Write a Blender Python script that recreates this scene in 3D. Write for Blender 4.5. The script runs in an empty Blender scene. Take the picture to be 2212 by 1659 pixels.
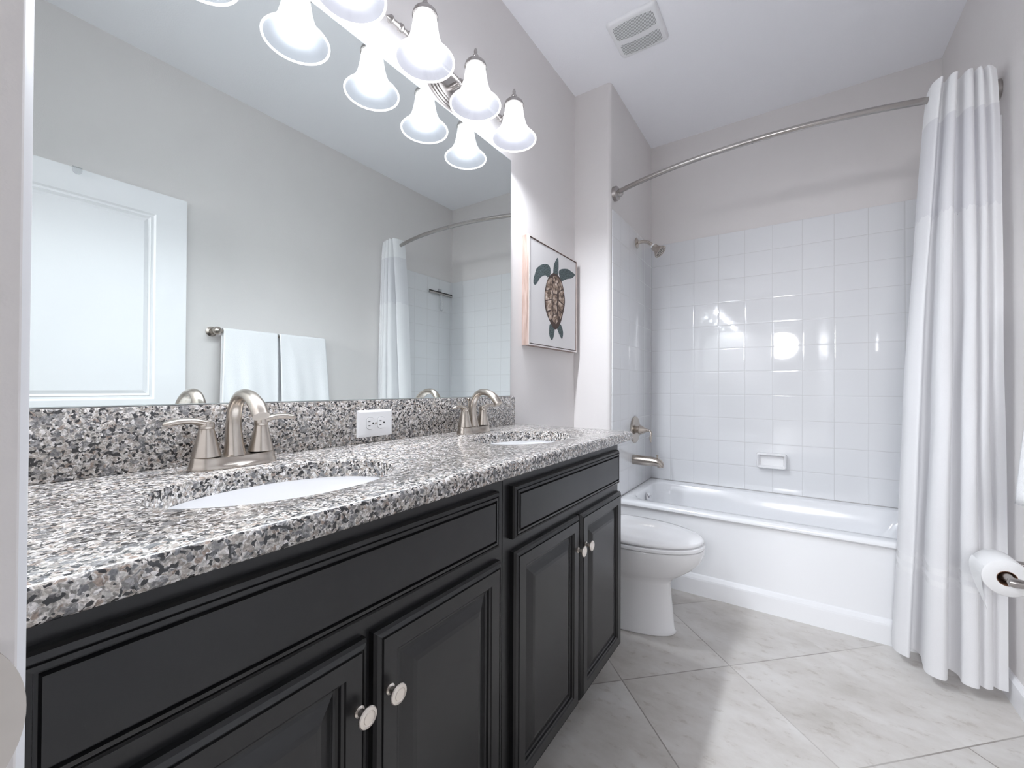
import bpy, bmesh, math, random
from mathutils import Vector, Matrix

random.seed(4)
scene = bpy.context.scene
COL = scene.collection

# ------------------------------------------------------------------ camera
CAM = Vector((1.0805, 0.0, 1.0723)); YAW = 0.59759; PITCH = 0.0075; ROLL = 0.00484; FPX = 905.29
cam_data = bpy.data.cameras.new('camera')
cam = bpy.data.objects.new('camera', cam_data); COL.objects.link(cam)
f0 = Vector((-math.sin(YAW), math.cos(YAW), 0)); r0 = Vector((math.cos(YAW), math.sin(YAW), 0)); u0 = Vector((0, 0, 1))
fw = f0 * math.cos(PITCH) + u0 * math.sin(PITCH); u1 = u0 * math.cos(PITCH) - f0 * math.sin(PITCH)
rt = r0 * math.cos(ROLL) + u1 * math.sin(ROLL); up = u1 * math.cos(ROLL) - r0 * math.sin(ROLL)
cam.matrix_world = Matrix(((rt.x, up.x, -fw.x, CAM.x), (rt.y, up.y, -fw.y, CAM.y), (rt.z, up.z, -fw.z, CAM.z), (0, 0, 0, 1)))
cam_data.sensor_width = 36.0; cam_data.sensor_fit = 'HORIZONTAL'; cam_data.lens = 36.0 * FPX / 2212.0
cam_data.clip_start = 0.01; cam_data.clip_end = 100
scene.camera = cam

# ------------------------------------------------------------------ world, light, exposure
world = bpy.data.worlds.new('world'); scene.world = world; world.use_nodes = True
wb = world.node_tree.nodes['Background']; wb.inputs[0].default_value = (1.0, 0.94, 0.91, 1); wb.inputs[1].default_value = 0.12
SHADE_OUT, SHADE_IN = 0.80, 0.12          # glow of the frosted glass shades
BULB_WATTS = 7.6         # each vanity bulb
# lamp of the adjoining room, shining in through the doorway behind the view
hl = bpy.data.lights.new('hall_lamp', 'AREA'); hl.shape = 'DISK'; hl.size = 0.85; hl.energy = 38; hl.color = (0.97, 0.97, 1.0)
ho = bpy.data.objects.new('hall_lamp', hl); COL.objects.link(ho); ho.location = (1.02, -2.6, 2.0)
ho.rotation_euler = (Vector((1.15, 1.2, 0.6)) - ho.location).to_track_quat('-Z', 'Y').to_euler()
scene.view_settings.view_transform = 'Standard'; scene.view_settings.look = 'None'
scene.view_settings.exposure = 1.1; scene.view_settings.gamma = 1.0
scene.view_settings.use_curve_mapping = False
scene.cycles.max_bounces = 14; scene.cycles.diffuse_bounces = 7; scene.cycles.glossy_bounces = 6
scene.cycles.transmission_bounces = 8; scene.cycles.sample_clamp_indirect = 6.0
scene.cycles.use_denoising = True; scene.cycles.adaptive_threshold = 0.02

# ------------------------------------------------------------------ room numbers (metres)
W, D, YW, CX = 1.6985, 3.0238, 2.2341, 0.2188
HC, ZT, ZD = 2.784, 2.0758, 0.433
TILE = 0.150

# ------------------------------------------------------------------ materials
def nt(name):
    m = bpy.data.materials.new(name); m.use_nodes = True
    t = m.node_tree; b = t.nodes['Principled BSDF']
    return m, t, b
def N(t, typ, **kw):
    n = t.nodes.new(typ)
    for k, v in kw.items(): setattr(n, k, v)
    return n
def L(t, a, b): t.links.new(a, b)
def math_n(t, op, a, b=None, c=None):
    n = N(t, 'ShaderNodeMath', operation=op)
    for i, x in enumerate((a, b, c)):
        if x is None: continue
        if isinstance(x, (int, float)): n.inputs[i].default_value = x
        else: L(t, x, n.inputs[i])
    return n.outputs[0]
def ramp(t, fac, stops, interp='LINEAR'):
    n = N(t, 'ShaderNodeValToRGB'); n.color_ramp.interpolation = interp
    e = n.color_ramp.elements
    while len(e) < len(stops): e.new(0.5)
    for i, (p, c) in enumerate(stops):
        e[i].position = p; e[i].color = (c[0], c[1], c[2], 1)
    L(t, fac, n.inputs[0]); return n.outputs[0]
def mixc(t, fac, a, b, mode='MIX'):
    n = N(t, 'ShaderNodeMix', data_type='RGBA', blend_type=mode)
    for i, x in ((0, fac), (6, a), (7, b)):
        if isinstance(x, (int, float)): n.inputs[i].default_value = x
        elif isinstance(x, tuple): n.inputs[i].default_value = (*x[:3], 1)
        else: L(t, x, n.inputs[i])
    return n.outputs[2]
def bump(t, b, h, strength, dist=0.001):
    n = N(t, 'ShaderNodeBump'); n.inputs['Strength'].default_value = strength; n.inputs['Distance'].default_value = dist
    L(t, h, n.inputs['Height']); L(t, n.outputs[0], b.inputs['Normal'])
def pos(t): return N(t, 'ShaderNodeNewGeometry').outputs['Position']
def xyz(t):
    s = N(t, 'ShaderNodeSeparateXYZ'); L(t, pos(t), s.inputs[0]); return s.outputs
def noise(t, scale, detail=2.0, rough=0.5, vec=None):
    n = N(t, 'ShaderNodeTexNoise'); n.inputs['Scale'].default_value = scale
    n.inputs['Detail'].default_value = detail; n.inputs['Roughness'].default_value = rough
    L(t, vec if vec is not None else pos(t), n.inputs['Vector']); return n.outputs['Fac']
def plain(name, col, rough=0.5, metal=0.0, spec=0.5, coat=0.0, bmp=None, var=0.0):
    m, t, b = nt(name)
    b.inputs['Base Color'].default_value = (*col, 1); b.inputs['Roughness'].default_value = rough
    b.inputs['Metallic'].default_value = metal; b.inputs['Specular IOR Level'].default_value = spec
    b.inputs['Coat Weight'].default_value = coat; b.inputs['Coat Roughness'].default_value = 0.05
    if bmp: bump(t, b, noise(t, bmp[0], bmp[2] if len(bmp) > 2 else 3), bmp[1])
    if var:
        n = noise(t, 6, 3)
        L(t, mixc(t, n, tuple(c * (1 - var) for c in col), tuple(min(1, c * (1 + var)) for c in col)), b.inputs['Base Color'])
    return m

M = {}
M['wall'] = plain('greige_wall_paint', (0.745, 0.715, 0.705), 0.55, bmp=(230, 0.35), spec=0.35, var=0.02)
M['ceiling'] = plain('white_ceiling_paint', (0.92, 0.92, 0.95), 0.8, bmp=(170, 0.5, 4), spec=0.2)
M['trimwhite'] = plain('white_trim_paint', (0.83, 0.83, 0.85), 0.35, var=0.01)
M['porcelain'] = plain('glossy_white_porcelain', (0.86, 0.86, 0.87), 0.07, coat=0.3, var=0.005)
M['tubwhite'] = plain('white_enamel', (0.83, 0.84, 0.86), 0.14, coat=0.3, var=0.005)
M['plastic'] = plain('white_plastic', (0.82, 0.82, 0.83), 0.35)
M['dark'] = plain('dark_slot', (0.02, 0.02, 0.02), 0.7)
M['nozzlegapgrey'] = plain('grey_nozzle_and_gap_shade', (0.16, 0.16, 0.165), 0.8)
M['slotgrey'] = plain('grey_vent_slot', (0.22, 0.22, 0.225), 0.8)
M['chrome'] = plain('chrome', (0.80, 0.80, 0.82), 0.08, metal=1)
M['clear'] = None

def brushed(name, col, rough):
    m, t, b = nt(name)
    b.inputs['Metallic'].default_value = 1; b.inputs['Roughness'].default_value = rough
    n = noise(t, 90, 2)
    L(t, mixc(t, n, tuple(c * 0.93 for c in col), tuple(min(1, c * 1.05) for c in col)), b.inputs['Base Color'])
    return m
M['nickel'] = brushed('brushed_nickel', (0.53, 0.48, 0.43), 0.25)
M['nickeldark'] = brushed('darker_brushed_nickel', (0.43, 0.405, 0.39), 0.27)
M['knob'] = brushed('satin_knob_metal', (0.83, 0.77, 0.71), 0.32)
M['strike'] = brushed('satin_strike_plate_metal', (0.62, 0.58, 0.54), 0.45)

# espresso lacquer
m, t, b = nt('espresso_black_lacquer'); M['black'] = m
n = noise(t, 14, 4)
L(t, ramp(t, n, [(0.3, (0.0085, 0.0086, 0.0095)), (0.7, (0.0135, 0.0132, 0.0138))]), b.inputs['Base Color'])
b.inputs['Roughness'].default_value = 0.36; b.inputs['Specular IOR Level'].default_value = 0.5
L(t, ramp(t, noise(t, 5, 3), [(0.3, (0.29,) * 3), (0.7, (0.32,) * 3)]), b.inputs['Roughness'])

# granite
m, t, b = nt('speckled_granite'); M['granite'] = m
def vor(scale, feat='F1', jitter=None):
    v = N(t, 'ShaderNodeTexVoronoi', feature=feat); v.inputs['Scale'].default_value = scale
    vec = N(t, 'ShaderNodeVectorMath', operation='ADD')
    nn = N(t, 'ShaderNodeTexNoise'); nn.inputs['Scale'].default_value = 130; L(t, pos(t), nn.inputs['Vector'])
    sc = N(t, 'ShaderNodeVectorMath', operation='SCALE'); sc.inputs[3].default_value = 0.008; L(t, nn.outputs['Color'], sc.inputs[0])
    L(t, pos(t), vec.inputs[0]); L(t, sc.outputs[0], vec.inputs[1]); L(t, vec.outputs[0], v.inputs['Vector'])
    return v
v1 = vor(168); v2 = vor(230); v3 = vor(100)
sep = N(t, 'ShaderNodeSeparateColor'); L(t, v1.outputs['Color'], sep.inputs[0])
base = ramp(t, sep.outputs[0], [(0.0, (0.34, 0.31, 0.28)), (0.20, (0.19, 0.178, 0.165)), (0.42, (0.275, 0.245, 0.22)), (0.60, (0.115, 0.115, 0.12)), (0.72, (0.235, 0.185, 0.155)), (0.82, (0.43, 0.41, 0.39)), (0.94, (0.055, 0.05, 0.052))], 'CONSTANT')
sep2 = N(t, 'ShaderNodeSeparateColor'); L(t, v2.outputs['Color'], sep2.inputs[0])
ve = vor(168, 'DISTANCE_TO_EDGE')
edge = N(t, 'ShaderNodeMapRange'); L(t, ve.outputs['Distance'], edge.inputs[0]); edge.inputs[1].default_value = 0.04; edge.inputs[2].default_value = 0.16; edge.inputs[3].default_value = 1.0; edge.inputs[4].default_value = 0.0
en = math_n(t, 'MULTIPLY', edge.outputs[0], ramp(t, noise(t, 85, 3), [(0.42, (0.0,) * 3), (0.62, (1,) * 3)]))
base = mixc(t, en, base, (0.56, 0.53, 0.505))
blk = math_n(t, 'GREATER_THAN', sep2.outputs[1], 0.80)
base = mixc(t, blk, base, (0.014, 0.014, 0.016))
wht = math_n(t, 'LESS_THAN', sep2.outputs[1], 0.12)
base = mixc(t, wht, base, (0.55, 0.53, 0.52))
sep3 = N(t, 'ShaderNodeSeparateColor'); L(t, v3.outputs['Color'], sep3.inputs[0])
big = math_n(t, 'MULTIPLY', math_n(t, 'GREATER_THAN', sep3.outputs[2], 0.88), 0.7)
base = mixc(t, big, base, (0.15, 0.15, 0.155))
base = mixc(t, 1.0, base, ramp(t, noise(t, 330, 2), [(0.3, (1.0,) * 3), (0.7, (1.35,) * 3)]), 'MULTIPLY')
v4 = vor(430); sep4 = N(t, 'ShaderNodeSeparateColor'); L(t, v4.outputs['Color'], sep4.inputs[0])
base = mixc(t, 0.8, base, ramp(t, sep4.outputs[0], [(0.0, (0.55,) * 3), (0.5, (0.95,) * 3), (1.0, (1.4,) * 3)]), 'MULTIPLY')
L(t, base, b.inputs['Base Color'])
b.inputs['Roughness'].default_value = 0.2; b.inputs['Specular IOR Level'].default_value = 0.7; b.inputs['Coat Weight'].default_value = 0.22; b.inputs['Coat Roughness'].default_value = 0.06
bump(t, b, noise(t, 240, 3), 0.35, 0.0006)

# diagonal stone floor tile
m, t, b = nt('beige_stone_floor_tile'); M['floor'] = m
X, Y, Z = xyz(t)
PF = 0.446
a_ = math_n(t, 'MULTIPLY', math_n(t, 'ADD', X, Y), 0.70711)
b_ = math_n(t, 'MULTIPLY', math_n(t, 'SUBTRACT', X, Y), 0.70711)
ga = math_n(t, 'ADD', math_n(t, 'DIVIDE', math_n(t, 'SUBTRACT', a_, 1.900), PF), 20.0)
gb = math_n(t, 'ADD', math_n(t, 'DIVIDE', math_n(t, 'ADD', b_, 0.677), 0.455), 20.0)
def dist_line(g):
    fr = math_n(t, 'FRACT', g)
    return math_n(t, 'MINIMUM', fr, math_n(t, 'SUBTRACT', 1.0, fr))
nogr = math_n(t, 'MULTIPLY', math_n(t, 'GREATER_THAN', a_, 2.1), math_n(t, 'LESS_THAN', b_, -0.222))      # one wide slab by the tub: no joint there
dl = math_n(t, 'MINIMUM', math_n(t, 'ADD', dist_line(ga), nogr), dist_line(gb))
gr = math_n(t, 'LESS_THAN', dl, 0.0050)
cell = N(t, 'ShaderNodeCombineXYZ'); L(t, math_n(t, 'FLOOR', ga), cell.inputs[0]); L(t, math_n(t, 'FLOOR', gb), cell.inputs[1])
wn = N(t, 'ShaderNodeTexWhiteNoise', noise_dimensions='3D'); L(t, cell.outputs[0], wn.inputs['Vector'])
off = N(t, 'ShaderNodeVectorMath', operation='SCALE'); L(t, wn.outputs['Color'], off.inputs[0]); off.inputs[3].default_value = 9.0
vv = N(t, 'ShaderNodeCombineXYZ'); L(t, math_n(t, 'MULTIPLY', Y, 1.7), vv.inputs[0]); L(t, math_n(t, 'MULTIPLY', X, 0.9), vv.inputs[1])
vadd = N(t, 'ShaderNodeVectorMath', operation='ADD'); L(t, vv.outputs[0], vadd.inputs[0]); L(t, off.outputs[0], vadd.inputs[1])
n1 = noise(t, 4.0, 8, 0.62, vadd.outputs[0]); n2 = noise(t, 22, 6, 0.65, vadd.outputs[0])
c1 = ramp(t, n1, [(0.28, (0.47, 0.445, 0.41)), (0.45, (0.56, 0.535, 0.505)), (0.60, (0.62, 0.60, 0.575)), (0.75, (0.67, 0.655, 0.635))])
c2 = ramp(t, n2, [(0.33, (0.78, 0.75, 0.72)), (0.42, (0.97, 0.965, 0.96)), (0.55, (1.0, 1.0, 1.0))])
cc = mixc(t, 0.8, c1, c2, 'MULTIPLY')
tv = math_n(t, 'ADD', 0.95, math_n(t, 'MULTIPLY', wn.outputs['Value'], 0.09))
tvc = N(t, 'ShaderNodeCombineColor'); [L(t, tv, tvc.inputs[i]) for i in range(3)]
cc = mixc(t, 1.0, cc, tvc.outputs[0], 'MULTIPLY')
grf = ramp(t, noise(t, 2.3, 2), [(0.38, (0.35,) * 3), (0.6, (0.95,) * 3)])
cc = mixc(t, math_n(t, 'MULTIPLY', gr, grf), cc, (0.27, 0.245, 0.225))
L(t, cc, b.inputs['Base Color']); b.inputs['Roughness'].default_value = 0.38
hh = math_n(t, 'SUBTRACT', math_n(t, 'MULTIPLY', n2, 0.25), gr)
bump(t, b, hh, 0.25, 0.002)

# glazed square wall tile (axis = 0: lines along x, 1: lines along y)
def tile_mat(name, axis, start):
    m, t, b = nt(name)
    o = xyz(t)
    g1 = math_n(t, 'ADD', math_n(t, 'DIVIDE', math_n(t, 'SUBTRACT', o[axis], start), TILE), 40.0)
    g2 = math_n(t, 'ADD', math_n(t, 'DIVIDE', math_n(t, 'SUBTRACT', o[2], ZT), (ZT - ZD) / 11.0), 40.0)
    def dl(g):
        fr = math_n(t, 'FRACT', g); return math_n(t, 'MINIMUM', fr, math_n(t, 'SUBTRACT', 1.0, fr))
    d = math_n(t, 'MINIMUM', dl(g1), dl(g2))
    gr = math_n(t, 'LESS_THAN', d, 0.0075)
    n = noise(t, 3, 2)
    base = mixc(t, n, (0.79, 0.80, 0.815), (0.81, 0.815, 0.83))
    L(t, mixc(t, gr, base, (0.60, 0.60, 0.60)), b.inputs['Base Color'])
    L(t, math_n(t, 'ADD', 0.06, math_n(t, 'MULTIPLY', gr, 0.5)), b.inputs['Roughness'])
    b.inputs['Specular IOR Level'].default_value = 0.7; b.inputs['Coat Weight'].default_value = 0.6; b.inputs['Coat Roughness'].default_value = 0.03
    soft = N(t, 'ShaderNodeMapRange', interpolation_type='SMOOTHSTEP'); L(t, d, soft.inputs[0]); soft.inputs[1].default_value = 0.0; soft.inputs[2].default_value = 0.05
    cellv = N(t, 'ShaderNodeCombineXYZ'); L(t, math_n(t, 'FLOOR', g1), cellv.inputs[0]); L(t, math_n(t, 'FLOOR', g2), cellv.inputs[1])
    wn = N(t, 'ShaderNodeTexWhiteNoise'); L(t, cellv.outputs[0], wn.inputs['Vector'])
    sc = N(t, 'ShaderNodeSeparateColor'); L(t, wn.outputs['Color'], sc.inputs[0])
    f1 = math_n(t, 'MULTIPLY', math_n(t, 'FRACT', g1), math_n(t, 'SUBTRACT', sc.outputs[0], 0.5))
    f2 = math_n(t, 'MULTIPLY', math_n(t, 'FRACT', g2), math_n(t, 'SUBTRACT', sc.outputs[1], 0.5))
    sv_ = N(t, 'ShaderNodeMapping'); sv_.inputs['Scale'].default_value = (14, 14, 55); L(t, pos(t), sv_.inputs[0])
    wav = math_n(t, 'MULTIPLY', noise(t, 1.0, 2, 0.5, sv_.outputs[0]), 0.20)
    h = math_n(t, 'ADD', math_n(t, 'ADD', soft.outputs[0], wav), math_n(t, 'MULTIPLY', math_n(t, 'ADD', f1, f2), 0.15))
    bump(t, b, h, 0.5, 0.0012)
    return m
M['tile_back'] = tile_mat('white_glazed_tile_back', 0, CX + 0.1371)
M['tile_side'] = tile_mat('white_glazed_tile_side', 1, 2.393)

# mirror
m, t, b = nt('mirror_silver'); M['mirror'] = m
b.inputs['Metallic'].default_value = 1; b.inputs['Roughness'].default_value = 0.0
sp = noise(t, 300, 1)
L(t, mixc(t, math_n(t, 'GREATER_THAN', sp, 0.80), (0.86, 0.91, 0.895), (0.835, 0.885, 0.87)), b.inputs['Base Color'])
M['mirroredge'] = plain('polished_glass_edge', (0.55, 0.60, 0.60), 0.15, spec=0.8)

# frosted lit glass (gives off light and lets part of the bulb's light through)
def lit_glass(name, col, strength):
    m, t, b = nt(name)
    b.inputs['Base Color'].default_value = (0.006, 0.006, 0.007, 1); b.inputs['Roughness'].default_value = 0.25
    b.inputs['Emission Color'].default_value = (*col, 1); b.inputs['Emission Strength'].default_value = strength
    tp = N(t, 'ShaderNodeBsdfTransparent'); tp.inputs[0].default_value = (0.98, 0.985, 1, 1)
    mx = N(t, 'ShaderNodeMixShader'); mx.inputs[0].default_value = 0.23
    L(t, b.outputs[0], mx.inputs[1]); L(t, tp.outputs[0], mx.inputs[2]); L(t, mx.outputs[0], t.nodes['Material Output'].inputs[0])
    return m
M['shade'] = lit_glass('lit_frosted_glass', (0.95, 0.96, 1.0), SHADE_OUT)
M['shadein'] = lit_glass('lit_frosted_glass_inside', (0.80, 0.82, 1.0), SHADE_IN)
M['shaderim'] = lit_glass('lit_frosted_glass_rim', (0.97, 0.97, 1.0), 1.2)
m, t, b = nt('lit_bulb'); M['bulb'] = m
b.inputs['Base Color'].default_value = (1, 1, 1, 1); b.inputs['Emission Color'].default_value = (0.93, 0.96, 1, 1); b.inputs['Emission Strength'].default_value = 34.0

def cloth(name, col, trans, sheer=0.0, weave=900, satin=None, bstr=0.4, bscale=None):
    m, t, b = nt(name)
    b.inputs['Base Color'].default_value = (*col, 1); b.inputs['Roughness'].default_value = 0.85; b.inputs['Specular IOR Level'].default_value = 0.2
    b.inputs['Sheen Weight'].default_value = 0.2
    bump(t, b, noise(t, bscale or weave, 2), bstr, 0.002)
    if satin:
        o = xyz(t); msk = None
        for z0, z1 in satin:
            k = math_n(t, 'MULTIPLY', math_n(t, 'GREATER_THAN', o[2], z0), math_n(t, 'LESS_THAN', o[2], z1))
            msk = k if msk is None else math_n(t, 'ADD', msk, k)
        L(t, math_n(t, 'SUBTRACT', 0.85, math_n(t, 'MULTIPLY', msk, 0.62)), b.inputs['Roughness'])
        L(t, mixc(t, msk, col, (0.98, 0.98, 0.99)), b.inputs['Base Color'])  # sheen of the satin bands partly painted in as a whiter base colour
        L(t, math_n(t, 'ADD', 0.2, math_n(t, 'MULTIPLY', msk, 0.6)), b.inputs['Specular IOR Level'])
    tr = N(t, 'ShaderNodeBsdfTranslucent'); tr.inputs[0].default_value = (*col, 1)
    mx = N(t, 'ShaderNodeMixShader'); mx.inputs[0].default_value = trans
    L(t, b.outputs[0], mx.inputs[1]); L(t, tr.outputs[0], mx.inputs[2]); out = mx.outputs[0]
    if sheer:
        tp = N(t, 'ShaderNodeBsdfTransparent'); m2 = N(t, 'ShaderNodeMixShader'); m2.inputs[0].default_value = sheer
        L(t, out, m2.inputs[1]); L(t, tp.outputs[0], m2.inputs[2]); out = m2.outputs[0]
    L(t, out, t.nodes['Material Output'].inputs[0]); return m
M['curtain'] = cloth('white_curtain_fabric', (0.88, 0.88, 0.895), 0.22, satin=[(0.365, 0.385), (0.405, 0.43)])
M['header'] = cloth('white_curtain_header', (0.92, 0.92, 0.93), 0.15)
M['sheer'] = cloth('sheer_curtain_fabric', (0.855, 0.855, 0.88), 0.24, sheer=0.05)
M['towel'] = cloth('white_terry', (0.90, 0.90, 0.92), 0.05, bscale=420, bstr=0.9)
M['paper'] = cloth('white_tissue', (0.88, 0.88, 0.885), 0.15, bscale=300, bstr=0.25)
M['card'] = plain('brown_cardboard', (0.20, 0.10, 0.06), 0.8, bmp=(200, 0.2))

# wood of the picture frame
m, t, b = nt('pale_oak'); M['oak'] = m
sv = N(t, 'ShaderNodeMapping'); sv.inputs['Scale'].default_value = (60, 60, 5); L(t, pos(t), sv.inputs[0])
L(t, ramp(t, noise(t, 1.2, 5, 0.6, sv.outputs[0]), [(0.3, (0.20, 0.13, 0.105)), (0.5, (0.33, 0.24, 0.205)), (0.7, (0.43, 0.335, 0.30))]), b.inputs['Base Color']); b.inputs['Roughness'].default_value = 0.55
M['frameedge'] = plain('pale_frame_edge', (0.72, 0.68, 0.66), 0.5)
M['canvas'] = plain('off_white_canvas', (0.75, 0.73, 0.73), 0.8, bmp=(700, 0.15))
m, t, b = nt('painted_teal_flipper'); M['teal'] = m
vt = N(t, 'ShaderNodeTexVoronoi', feature='DISTANCE_TO_EDGE'); vt.inputs['Scale'].default_value = 95; L(t, pos(t), vt.inputs['Vector'])
L(t, mixc(t, noise(t, 60, 4), ramp(t, vt.outputs['Distance'], [(0.0, (0.17, 0.215, 0.215)), (0.18, (0.028, 0.042, 0.047)), (1, (0.04, 0.058, 0.062))]), (0.085, 0.115, 0.118)), b.inputs['Base Color']); b.inputs['Roughness'].default_value = 0.8
M['shell'] = plain('painted_dark_shell', (0.075, 0.05, 0.042), 0.8)
m, t, b = nt('painted_shell_scute'); M['scute'] = m
sv = N(t, 'ShaderNodeMapping'); sv.inputs['Rotation'].default_value = (0.5, 0, 0); sv.inputs['Scale'].default_value = (1, 130, 40); L(t, pos(t), sv.inputs[0])
s1 = noise(t, 1.6, 4, 0.6, sv.outputs[0]); s2 = noise(t, 26, 2)
L(t, ramp(t, math_n(t, 'ADD', math_n(t, 'MULTIPLY', s1, 0.6), math_n(t, 'MULTIPLY', s2, 0.4)), [(0.40, (0.05, 0.033, 0.028)), (0.47, (0.20, 0.135, 0.10)), (0.53, (0.46, 0.34, 0.26)), (0.60, (0.78, 0.68, 0.60))]), b.inputs['Base Color']); b.inputs['Roughness'].default_value = 0.8
m, t, b = nt('clear_plastic'); M['clear'] = m
b.inputs['Base Color'].default_value = (0.95, 0.96, 0.97, 1); b.inputs['Roughness'].default_value = 0.08; b.inputs['Transmission Weight'].default_value = 0.75; b.inputs['IOR'].default_value = 1.3

# ------------------------------------------------------------------ mesh helpers (all shapes in world coordinates)
def BM(): return bmesh.new()
def box(bm, lo, hi, bev=0.0, seg=2):
    b = bmesh.new()
    bmesh.ops.create_cube(b, size=1)
    for v in b.verts: v.co = Vector([lo[i] + (v.co[i] + 0.5) * (hi[i] - lo[i]) for i in range(3)])
    if bev: bmesh.ops.bevel(b, geom=list(b.edges), offset=bev, segments=seg, profile=0.5, affect='EDGES')
    merge(bm, b)
def merge(bm, b):
    tmp = bpy.data.meshes.new('tmp'); b.to_mesh(tmp); b.free(); bm.from_mesh(tmp); bpy.data.meshes.remove(tmp)
def loft(bm, rings, closed=True, caps=(True, True)):
    vs = [[bm.verts.new(p) for p in r] for r in rings]
    n = len(rings[0])
    for a, c in zip(vs, vs[1:]):
        for i in range(n if closed else n - 1):
            j = (i + 1) % n
            try: bm.faces.new((a[i], a[j], c[j], c[i]))
            except ValueError: pass
    if closed:
        if caps[0]: bm.faces.new(list(reversed(vs[0])))
        if caps[1]: bm.faces.new(vs[-1])
    return vs
def frame(ax):
    ax = Vector(ax).normalized(); h = Vector((0, 0, 1)) if abs(ax.z) < 0.9 else Vector((1, 0, 0))
    a = ax.cross(h).normalized(); return a, ax.cross(a).normalized(), ax
def lathe(bm, prof, o, ax=(0, 0, 1), n=32, caps=(True, True)):
    a, c, x = frame(ax); o = Vector(o)
    loft(bm, [[o + x * h + (a * math.cos(k * 2 * math.pi / n) + c * math.sin(k * 2 * math.pi / n)) * max(r, 1e-5) for k in range(n)] for r, h in prof], True, caps)
def catmull(pts, m=8):
    P = [Vector(p) for p in pts]; out = []
    for i in range(len(P) - 1):
        p0 = P[max(i - 1, 0)]; p1 = P[i]; p2 = P[i + 1]; p3 = P[min(i + 2, len(P) - 1)]
        for k in range(m):
            s = k / m
            out.append(0.5 * ((2 * p1) + (p2 - p0) * s + (2 * p0 - 5 * p1 + 4 * p2 - p3) * s * s + (3 * p1 - p0 - 3 * p2 + p3) * s ** 3))
    out.append(P[-1]); return out
def tube(bm, pts, rad, n=16, m=8, flat=1.0, upv=None, smooth=True):
    """pts path; rad number or list per pt; flat squashes the section along the up direction"""
    R = rad if isinstance(rad, (list, tuple)) else [rad] * len(pts)
    if smooth and len(pts) > 2:
        P = catmull(pts, m); RR = [v.x for v in catmull([(r, 0, 0) for r in R], m)]
    else: P = [Vector(p) for p in pts]; RR = list(R)
    rings = []; prev = None
    for i, p in enumerate(P):
        d = (P[min(i + 1, len(P) - 1)] - P[max(i - 1, 0)]).normalized()
        if prev is None:
            a = Vector(upv) if upv else (Vector((0, 0, 1)) if abs(d.z) < 0.9 else Vector((1, 0, 0)))
        else: a = prev
        a = (a - d * a.dot(d)).normalized(); prev = a; c = d.cross(a)
        fl = flat
        rings.append([p + a * RR[i] * fl * math.cos(k * 2 * math.pi / n) + c * RR[i] * math.sin(k * 2 * math.pi / n) for k in range(n)])
    loft(bm, rings)
def grid(bm, fn, nu, nv):
    vs = [[bm.verts.new(fn(i / nu, j / nv)) for j in range(nv + 1)] for i in range(nu + 1)]
    for i in range(nu):
        for j in range(nv): bm.faces.new((vs[i][j], vs[i + 1][j], vs[i + 1][j + 1], vs[i][j + 1]))
    return vs
def prism(bm, pts, lo, hi, axis):
    """2-D outline pts extruded along axis from lo to hi"""
    def P(p, h): return {'x': (h, p[0], p[1]), 'y': (p[0], h, p[1]), 'z': (p[0], p[1], h)}[axis]
    loft(bm, [[Vector(P(p, lo)) for p in pts], [Vector(P(p, hi)) for p in pts]])
def finish(bm):
    bmesh.ops.remove_doubles(bm, verts=bm.verts, dist=1e-6)
    bmesh.ops.recalc_face_normals(bm, faces=bm.faces)
ROOTLOC = {}
def obj(name, bm, mat, parent=None, smooth=True, angle=35, label=None, solid=0.0, subsurf=0, fin=True):
    if fin: finish(bm)
    off = Vector((0, 0, 0)); p = parent
    while p is not None: off += Vector(p.location); p = p.parent
    bmesh.ops.translate(bm, verts=bm.verts, vec=-off)
    me = bpy.data.meshes.new(name); bm.to_mesh(me); bm.free()
    for mm in (mat if isinstance(mat, list) else [mat]): me.materials.append(mm)
    if smooth:
        for p_ in me.polygons: p_.use_smooth = True
        me.set_sharp_from_angle(angle=math.radians(angle))
    o = bpy.data.objects.new(name, me); COL.objects.link(o)
    if parent: o.parent = parent
    if label: o['label'] = label
    if solid:
        md = o.modifiers.new('solidify', 'SOLIDIFY'); md.thickness = solid; md.offset = 0
    if subsurf:
        md = o.modifiers.new('subsurf', 'SUBSURF'); md.levels = subsurf; md.render_levels = subsurf
    return o
def tag(o, label, cat, group=None):
    o['label'] = label; o['category'] = cat
    if group: o['group'] = group
    return o
def thing(name, loc, label, cat, group=None):
    o = bpy.data.objects.new(name, None); COL.objects.link(o); o.location = loc; o.empty_display_size = 0.05
    return tag(o, label, cat, group)
def struct(o, label, cat):
    o['kind'] = 'structure'; o['label'] = label; o['category'] = cat; return o
def copy_tree(o, parent=None):
    c = o.copy(); COL.objects.link(c)
    if parent: c.parent = parent
    for ch in list(o.children): copy_tree(ch, c)
    return c

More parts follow.
